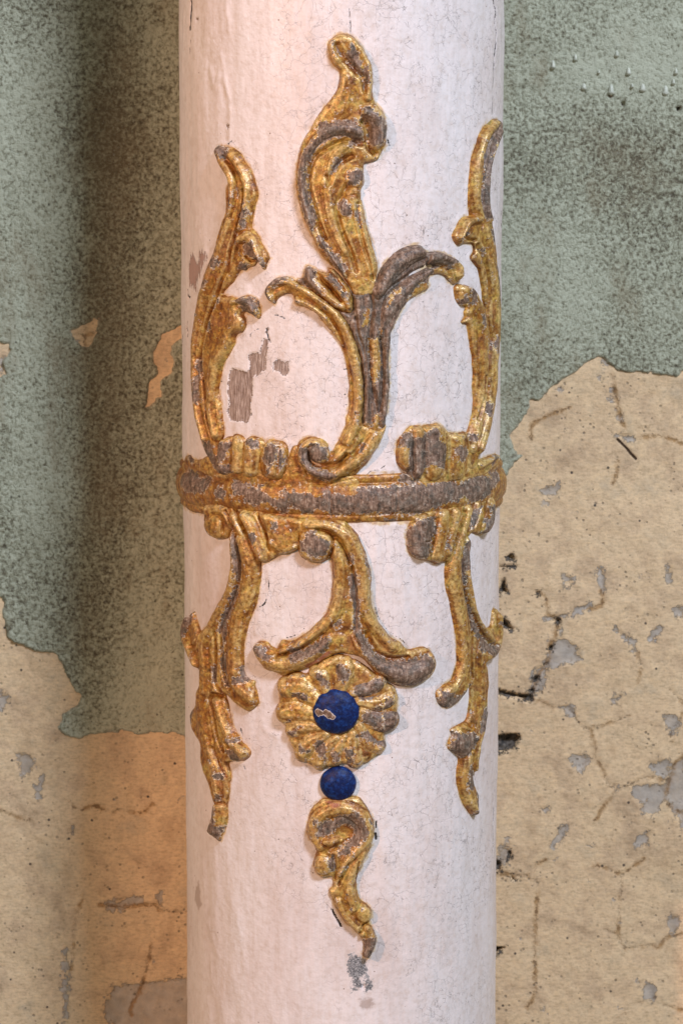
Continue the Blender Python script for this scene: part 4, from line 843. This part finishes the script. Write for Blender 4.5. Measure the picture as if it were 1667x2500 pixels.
relief('pendant_leaf', "M 870,820 855,900 850,1050 870,1200 910,1350 940,1500 970,1650 985,1800 S 598,784 590,900 560,1000 520,1090 450,1130 380,1180 330,1230 335,1320 380,1390 450,1420 530,1400 620,1330 700,1230 740,1160 745,1300 730,1450 690,1570 600,1620 510,1680 530,1750 490,1810 480,1900 T 520,560 600,620 620,700 605,800 605,950 640,1100 700,1230 770,1330 820,1330 845,1230 845,1080 810,990 780,850 815,790 830,700 850,500 880,380 920,230 945,50 S 950,1300 965,1100 955,950 935,860 1000,840 1045,790 1065,730 1088,620 1097,500 1097,350 1080,260 1055,225 1030,300 1010,430 960,460 900,430 850,350 790,200 760,30 M 1140,1150 1120,1000 1105,850 1105,700 1120,560 1100,450 1050,400 960,500",
  ridges=[("M 960,600 930,900 950,1150 1000,1400 1030,1650 S 660,700 640,900 600,1080 480,1210 410,1310", (60, 80, 80, 80, 80, 80, 80, 75, 75, 70), 2.0), ("M 1080,600 1090,1000 1140,1300 1240,1600 1350,1750 S 1010,700", (45, 45, 45, 45, 45, 40), 1.9),
          ("S 850,780 850,1000 840,1300 800,1550 T 780,400", (70, 85, 80, 70, 50), 2.2), ("S 1060,330 1060,550 1010,730 930,800", (35, 40, 45, 50), 2.2), ("T 700,640 680,900 730,1150 780,1290", (60, 70, 70, 50), 2.2), ("T 900,100 860,350 800,650 800,780", (30, 30, 30, 25), 1.4)],
  domes=[("T 640,450 640,450", 150, 2.8)],
  grooves=[("M 1000,700 1030,950 1050,1200 1110,1420 S 755,500 755,800 750,1050", (18, 22, 24, 22, 20), 1.8), ("S 760,290 850,500 960,640 1030,665", (18, 22, 22, 16), 1.3), ("S 680,860 640,1060 560,1170", (16, 18, 14), 0.9), ("T 830,150 780,350 760,560", (20, 22, 18), 1.3), ("T 620,300 700,330", 20, 1.0)],
  bare=["M 1060,600 1110,560 1105,700 1110,900 1060,950 1060,1150 1090,1300 1140,1450 1090,1440 1060,1250 1050,1100 1010,1040 1000,930 1020,720", "S 680,200 740,270 800,400 850,540 950,640 1030,680 1060,640 1060,730 960,800 900,730 830,740 840,620 780,520 740,430 760,380 700,280",
        "S 380,1210 470,1220 530,1280 620,1260 690,1200 740,1100 740,1160 640,1320 530,1400 450,1415 380,1390 340,1320", "T 510,320 600,345 740,340 780,380 810,410 790,480 740,560 620,630 520,570 480,480 540,420", "T 690,720 750,730 770,850 790,960 740,1020 670,990 680,830",
        "T 810,1010 845,1080 845,1230 820,1330 760,1320 800,1200 820,1120", "S 900,1410 940,1420 900,1620 820,1750 840,1600 860,1500", "S 1045,390 1095,370 1090,430 1055,425"], H=3.0, Rr=3.4, seed=171, tone=0.04)

shaft()

# ------------------------------------------------------------------ the wall
def make_wall():
    def axis(lo, hi, a, b, st):
        return np.concatenate([np.linspace(lo, a, 30)[:-1], np.arange(a, b, st), np.linspace(b, hi, 30)[1:]])
    X, Z = np.meshgrid(axis(-900, 900, -262, 262, 1.18), axis(-1000, 800, -395, 400, 1.18))
    grey = np.full(X.shape, -12.0); hole = grey.copy()
    for s in ["R 380,1830 480,1800 560,1790 610,1750 700,1730 720,1750 640,1780 580,1820 500,1835 520,1960 600,2000 625,2060 600,2120 440,2150 400,2220 360,2340 300,2340 300,2200 390,2120 420,1990 480,1960 490,1860",
              "R 870,1880 920,1930 1010,1980 960,1985 880,1930", "R 1080,1960 1150,1880 1180,1890 1130,1970", "R 840,270 870,270 880,370 830,340", "R 880,410 920,470 890,480", "R 890,580 1000,600 1010,630 920,620", "R 1210,1490 1250,1490 1230,1590 1205,1590",
              "R 1265,1760 1328,1740 1328,1820 1270,1800", "R 510,1540 580,1550 570,1610 520,1590", "R 735,1500 790,1500 790,1640 770,1640", "R 970,1990 1000,2000 1010,2090 980,2070", "R 780,70 850,110 800,140", "R 380,960 480,930 480,990 400,1010",
              "Z 500,210 560,205 600,270 570,260", "Z 570,540 680,540 680,590 620,640 560,600", "Z 990,750 1100,730 1190,740 1210,830 1120,950 1040,900 1060,850 1010,850", "Z 1220,700 1270,590 1338,580 1338,1030 1260,900 1210,820",
              "Z 460,1080 500,1020 550,1020 520,1100 470,1170 445,1150", "Z 1000,1130 1060,1060 1100,1070 1060,1150", "Z 350,890 420,890 400,930", "Z 1110,580 1230,570 1230,680 1130,640", "Z 1220,1650 1290,1630 1270,1750 1230,1720",
              "Z 1060,2090 1120,2080 1130,2180 1070,2180", "Z 850,150 910,130 900,170 860,180", "Z 1200,270 1290,280 1270,400 1230,380", "Z 840,730 880,730 880,770 850,770", "Z 80,1160 140,1150 165,1210 140,1260 80,1270",
              "W 70,1110 150,1130 130,1210 90,1200", "W 190,1220 205,1240 180,1310 165,1300", "W 510,2190 640,2170 900,2150 900,2380 510,2380", "W 290,2010 315,2040 310,2380 290,2380", "W 480,1790 640,1760 650,1790 560,1830 490,1810",
              "W 0,830 40,850 20,900 0,900", "V 0,1640 22,1650 20,1700 0,1700", "W 325,1450 345,1440 345,1480 325,1475", "W 725,1760 750,1740 745,1810 730,1810"]:
        grey = poly_sd(X, Z, cspline(wal(s)), grey)
    for s in ["R 130,1410 170,1390 200,1430 140,1440", "R 80,1640 120,1550 130,1620 150,1650 110,1660", "R 95,1820 140,1840 165,1880 200,1895 150,1905 90,1880", "Z 60,85 140,105 220,125 290,125 300,90 325,90 310,130 320,175 270,175 200,150 140,140 60,120",
              "Z 30,410 200,390 230,415 190,500 120,520 30,520", "Z 30,1830 130,1835 85,1870 30,1920", "Z 145,1180 165,1190 165,1230 130,1255 150,1215", "Z 60,1240 95,1260 95,1330 60,1330", "Z 160,1340 200,1385 170,1375", "Z 330,0 360,0 350,40 320,60 310,40",
              "R 470,1830 500,1830 500,1860 470,1860", "R 422,2010 452,2010 452,2040 422,2040", "R 335,1640 358,1640 358,1662 335,1662", "R 318,2225 355,2225 350,2260 315,2260", "R 395,2125 415,2125 415,2150 395,2150", "R 90,1470 200,1473 200,1484 90,1480",
              "U 855,645 885,650 890,680 865,682", "U 1210,675 1240,680 1235,720 1212,712", "U 785,605 815,608 800,632"]:
        hole = poly_sd(X, Z, wal(s), hole)
    crk = np.full(X.shape, 40.0)
    for s in ["R 890,760 885,830 860,910", "R 1030,600 1200,605 1328,650", "R 840,180 870,300 900,450 925,530", "R 300,630 310,520 400,470 560,400", "R 1020,2060 1040,2150 1020,2260", "Z 640,350 750,345 850,310 960,265", "Z 640,350 600,290 560,220 460,215 350,170",
              "Z 690,360 730,470 730,550 780,620 800,690 860,790 790,880 740,970", "Z 860,780 960,740 1060,690 1240,700", "Z 725,1280 810,1300 900,1340 920,1340 960,1310 1060,1240", "Z 915,1340 900,1500 890,1700 880,1745 800,1720", "Z 890,1750 930,1840 1100,1820 1160,1840 1200,1780 1328,1740",
              "Z 60,1330 270,1350 340,1280 400,1245", "Z 270,1350 340,1400 340,1500 330,1700 320,1860 330,2000 320,2150 275,2240", "Z 1000,2220 1130,2170", "Z 1230,90 1328,180", "Z 1250,440 1240,380 1300,300 1328,250", "Z 1180,2220 1328,2260", "Z 820,2352 930,2280",
              "Z 1240,700 1210,830 1260,900 1328,930", "Z 1240,700 1270,590 1328,540", "W 380,1370 430,1350 500,1380 560,1370 650,1380 700,1340", "W 460,1800 560,1810 720,1800 740,1830 860,1835", "W 700,1990 660,2160 600,2290 620,2380", "W 390,1760 350,1860 340,2000 330,2100",
              "W 0,1370 100,1410 140,1415", "W 320,1330 345,1365", "V 390,1500 392,1600", "V 350,1530 390,1545 430,1530", "R 770,1640 775,1730 700,1760", "R 345,1650 400,1690 410,1790 480,1830", "R 485,1850 440,2000 400,2140 340,2230 300,2352"]:
        crk = line_sd(X, Z, spline(wal(s), 3), crk, 14)
    sl = np.full(X.shape, 9.0)
    sl = line_sd(X, Z, wal("R 810,535 870,590"), sl, 9) + 0.25
    sl2 = np.full(X.shape, 9.0); sl2 = line_sd(X, Z, wal("R 885,615 940,670 1010,750"), sl2, 9) - 0.35
    sl = np.minimum(sl, sl2)
    amp = 1.0
    und = 2.2*fbm(X, Z, 150, 40, 3) + 0.8*fbm(X, Z, 40, 41, 3)
    und = und - 1.2*np.clip((grey+1)/3, 0, 1) - 7*np.clip((hole+0.5)/2.5, 0, 1)*(1+0.3*fbm(X, Z, 5, 43, 3)) - 0.45*np.exp(-(crk/1.3)**2)*(0.5+0.5*np.clip(fbm(X, Z, 18, 44, 2)+0.6, 0, 1)) - 1.4*np.clip((0.6-sl)/0.8, 0, 1)
    und = und + 0.25*fbm(X, Z, 6, 45, 3)
    pos = np.stack([X/1000, YW - und/1000, Z/1000], -1)
    grid_mesh('distempered_plaster', pos, np.ones(X.shape, bool), PLASTER, wall, {'grey': grey, 'hole': hole, 'crack': crk, 'slash': sl})
    # green paint coat, its own layer standing proud of the plaster
    c_left = "W -900,395 0,405 20,430 15,500 35,570 110,610 180,640 250,655 290,710 320,790 370,850 360,880 290,930 270,990 310,1040 360,1050 450,1010 540,1005 620,1020 730,1025 860,1020"
    c_right = "x 560,1800 640,1700 760,1560 880,1500 1000,1450 1100,1330 1180,1210 R 100,910 150,860 200,800 185,770 235,730 160,745 200,710 180,650 160,590 200,530 270,450 290,380 280,340 350,340 420,290 480,240 540,190 620,140 700,90 760,65 850,110 920,150 1000,165 1060,175 1180,175 1280,195 1328,160 1700,180 2600,120"
    P = wal(pts(c_left + " " + c_right))
    P = np.vstack([P, [[900, P[-1, 1]], [900, 800], [-900, 800], [-900, P[0, 1]]]])
    sd = poly_sd(X, Z, P, None, 60.0)
    sd = np.where((Z > P[:-4, 1].max()+55), 12.0, sd)
    for s in ["V 325,1520 380,1490 455,1465 430,1560 410,1600 385,1590 350,1550", "V 670,1865 700,1760 720,1700 715,1600 740,1530 790,1520 830,1500 900,1495 900,1540 830,1555 790,1590 800,1660 780,1700 740,1750 730,1810 690,1865",
              "V -60,1580 50,1580 60,1620 20,1660 30,1720 -60,1740"]:
        sd = np.minimum(sd, -poly_sd(X, Z, wal(s), None, 12.0))
    sd = np.minimum(sd, -hole+0.3)
    sd = sd + 1.4*fbm(X, Z, 10, 50, 4) + 0.8*fbm(X, Z, 3.5, 57, 2) - 0.2
    lay = np.where(sd > 0, 0.5+1.1*np.clip(sd/0.9, 0, 1), np.maximum(1.3*sd, -1.6))
    curl = 1.1*np.exp(-((sd-1.2)/1.4)**2)*np.clip(fbm(X, Z, 22, 51, 2), 0, 1)
    tex = 0.28*fbm(X, Z, 3.4, 52, 2) + 0.25*fbm(X, Z, 12, 53, 3)
    # a smoother band with runs of thick paint at the upper right
    base = und + 1.2*np.clip((grey+1)/3, 0, 1)
    base = np.where(sd > 0.3, base + 7*np.clip((hole+0.5)/2.5, 0, 1)*(sd > 0.8), base)
    hg = base + lay + curl + tex*np.clip(sd, 0, 1)
    px = lambda a: wal(np.array([a]))[0]
    mould_shade = 0.35*fbm(X, Z, 70, 54, 3)
    # mould with the column's shade painted in, down the left, and the cloud at the right
    def blob(x, y, rx, ry, a):
        c = px((x, y)); return a*np.exp(-((X-c[0])/rx)**2 - ((Z-c[1])/ry)**2)
    mould_shade = mould_shade + blob(250, 250, 26, 120, 0.9) + blob(245, 900, 24, 140, 0.7) + blob(240, 1500, 26, 130, 0.7) + blob(330, 250, 20, 90, 0.4) + blob(1540, 370, 60, 70, 0.5) + blob(1420, 320, 20, 30, 0.5) + blob(1300, 420, 25, 50, 0.35) \
        - blob(1330, 170, 40, 25, 0.5) - blob(1540, 170, 70, 26, 0.9) - blob(1300, 780, 40, 50, 0.35) - blob(60, 700, 30, 120, 0.4) - blob(360, 1700, 45, 45, 0.8) - blob(150, 500, 20, 50, 0.3) + blob(1420, 30, 16, 25, 0.4)
    grid_mesh('green_paint_coat', np.stack([X/1000, YW - hg/1000, Z/1000], -1), sd > -1.3, GREEN, wall, {'mould_shade': mould_shade, 'edge': sd})
    # droplets and runs of thick paint
    for cx, cy, rr, ln in [(425, 425, 11, 16), (620, 560, 12, 8), (795, 585, 14, 18), (995, 568, 14, 10), (1140, 590, 14, 16), (830, 350, 10, 10), (905, 465, 11, 12), (928, 552, 8, 6), (1206, 465, 9, 10), (565, 378, 9, 14), (1190, 530, 9, 9), (715, 462, 7, 7)]:
        c = px((1187+cx/2.613, cy/2.613)); R0 = rr/2.613*0.284*1.55; Lg = ln/2.613*0.284*1.3
        n = 10; m = 16; r = np.linspace(0, 1, n); a = np.linspace(0, 2*math.pi, m)
        Rg, A = np.meshgrid(r, a, indexing='ij')
        xx = c[0] + R0*Rg*np.cos(A)*(0.85+0.3*(np.sin(A) < 0)); zz = c[1] + (R0*Rg*np.sin(A))*(1+Lg/R0*(np.sin(A) > 0)*1.2)
        k_ = np.argmin((X-c[0])**2+(Z-c[1])**2); yy = YW*1000 - (hg.ravel()[k_] - 0.4 + 3.2*np.sqrt(np.clip(1-Rg**2, 0, 1)))
        grid_mesh('paint_drip', np.stack([xx, yy, zz], -1)/1000, np.ones(xx.shape, bool), DRIP, wall, {'mould_shade': np.full(xx.shape, -3.0)})
td = NT('pale_green_paint')
td.link(td.ramp(td.noise(2.5, 4), [(0.3, (0.46, 0.49, 0.40)), (0.7, (0.66, 0.68, 0.58))]), td.p.inputs['Base Color'])
td.p.inputs['Roughness'].default_value = 0.45
td.link(td.bump(td.noise(1.2, 4), 0.0004), td.p.inputs['Normal'])
DRIP = td.m
make_wall()
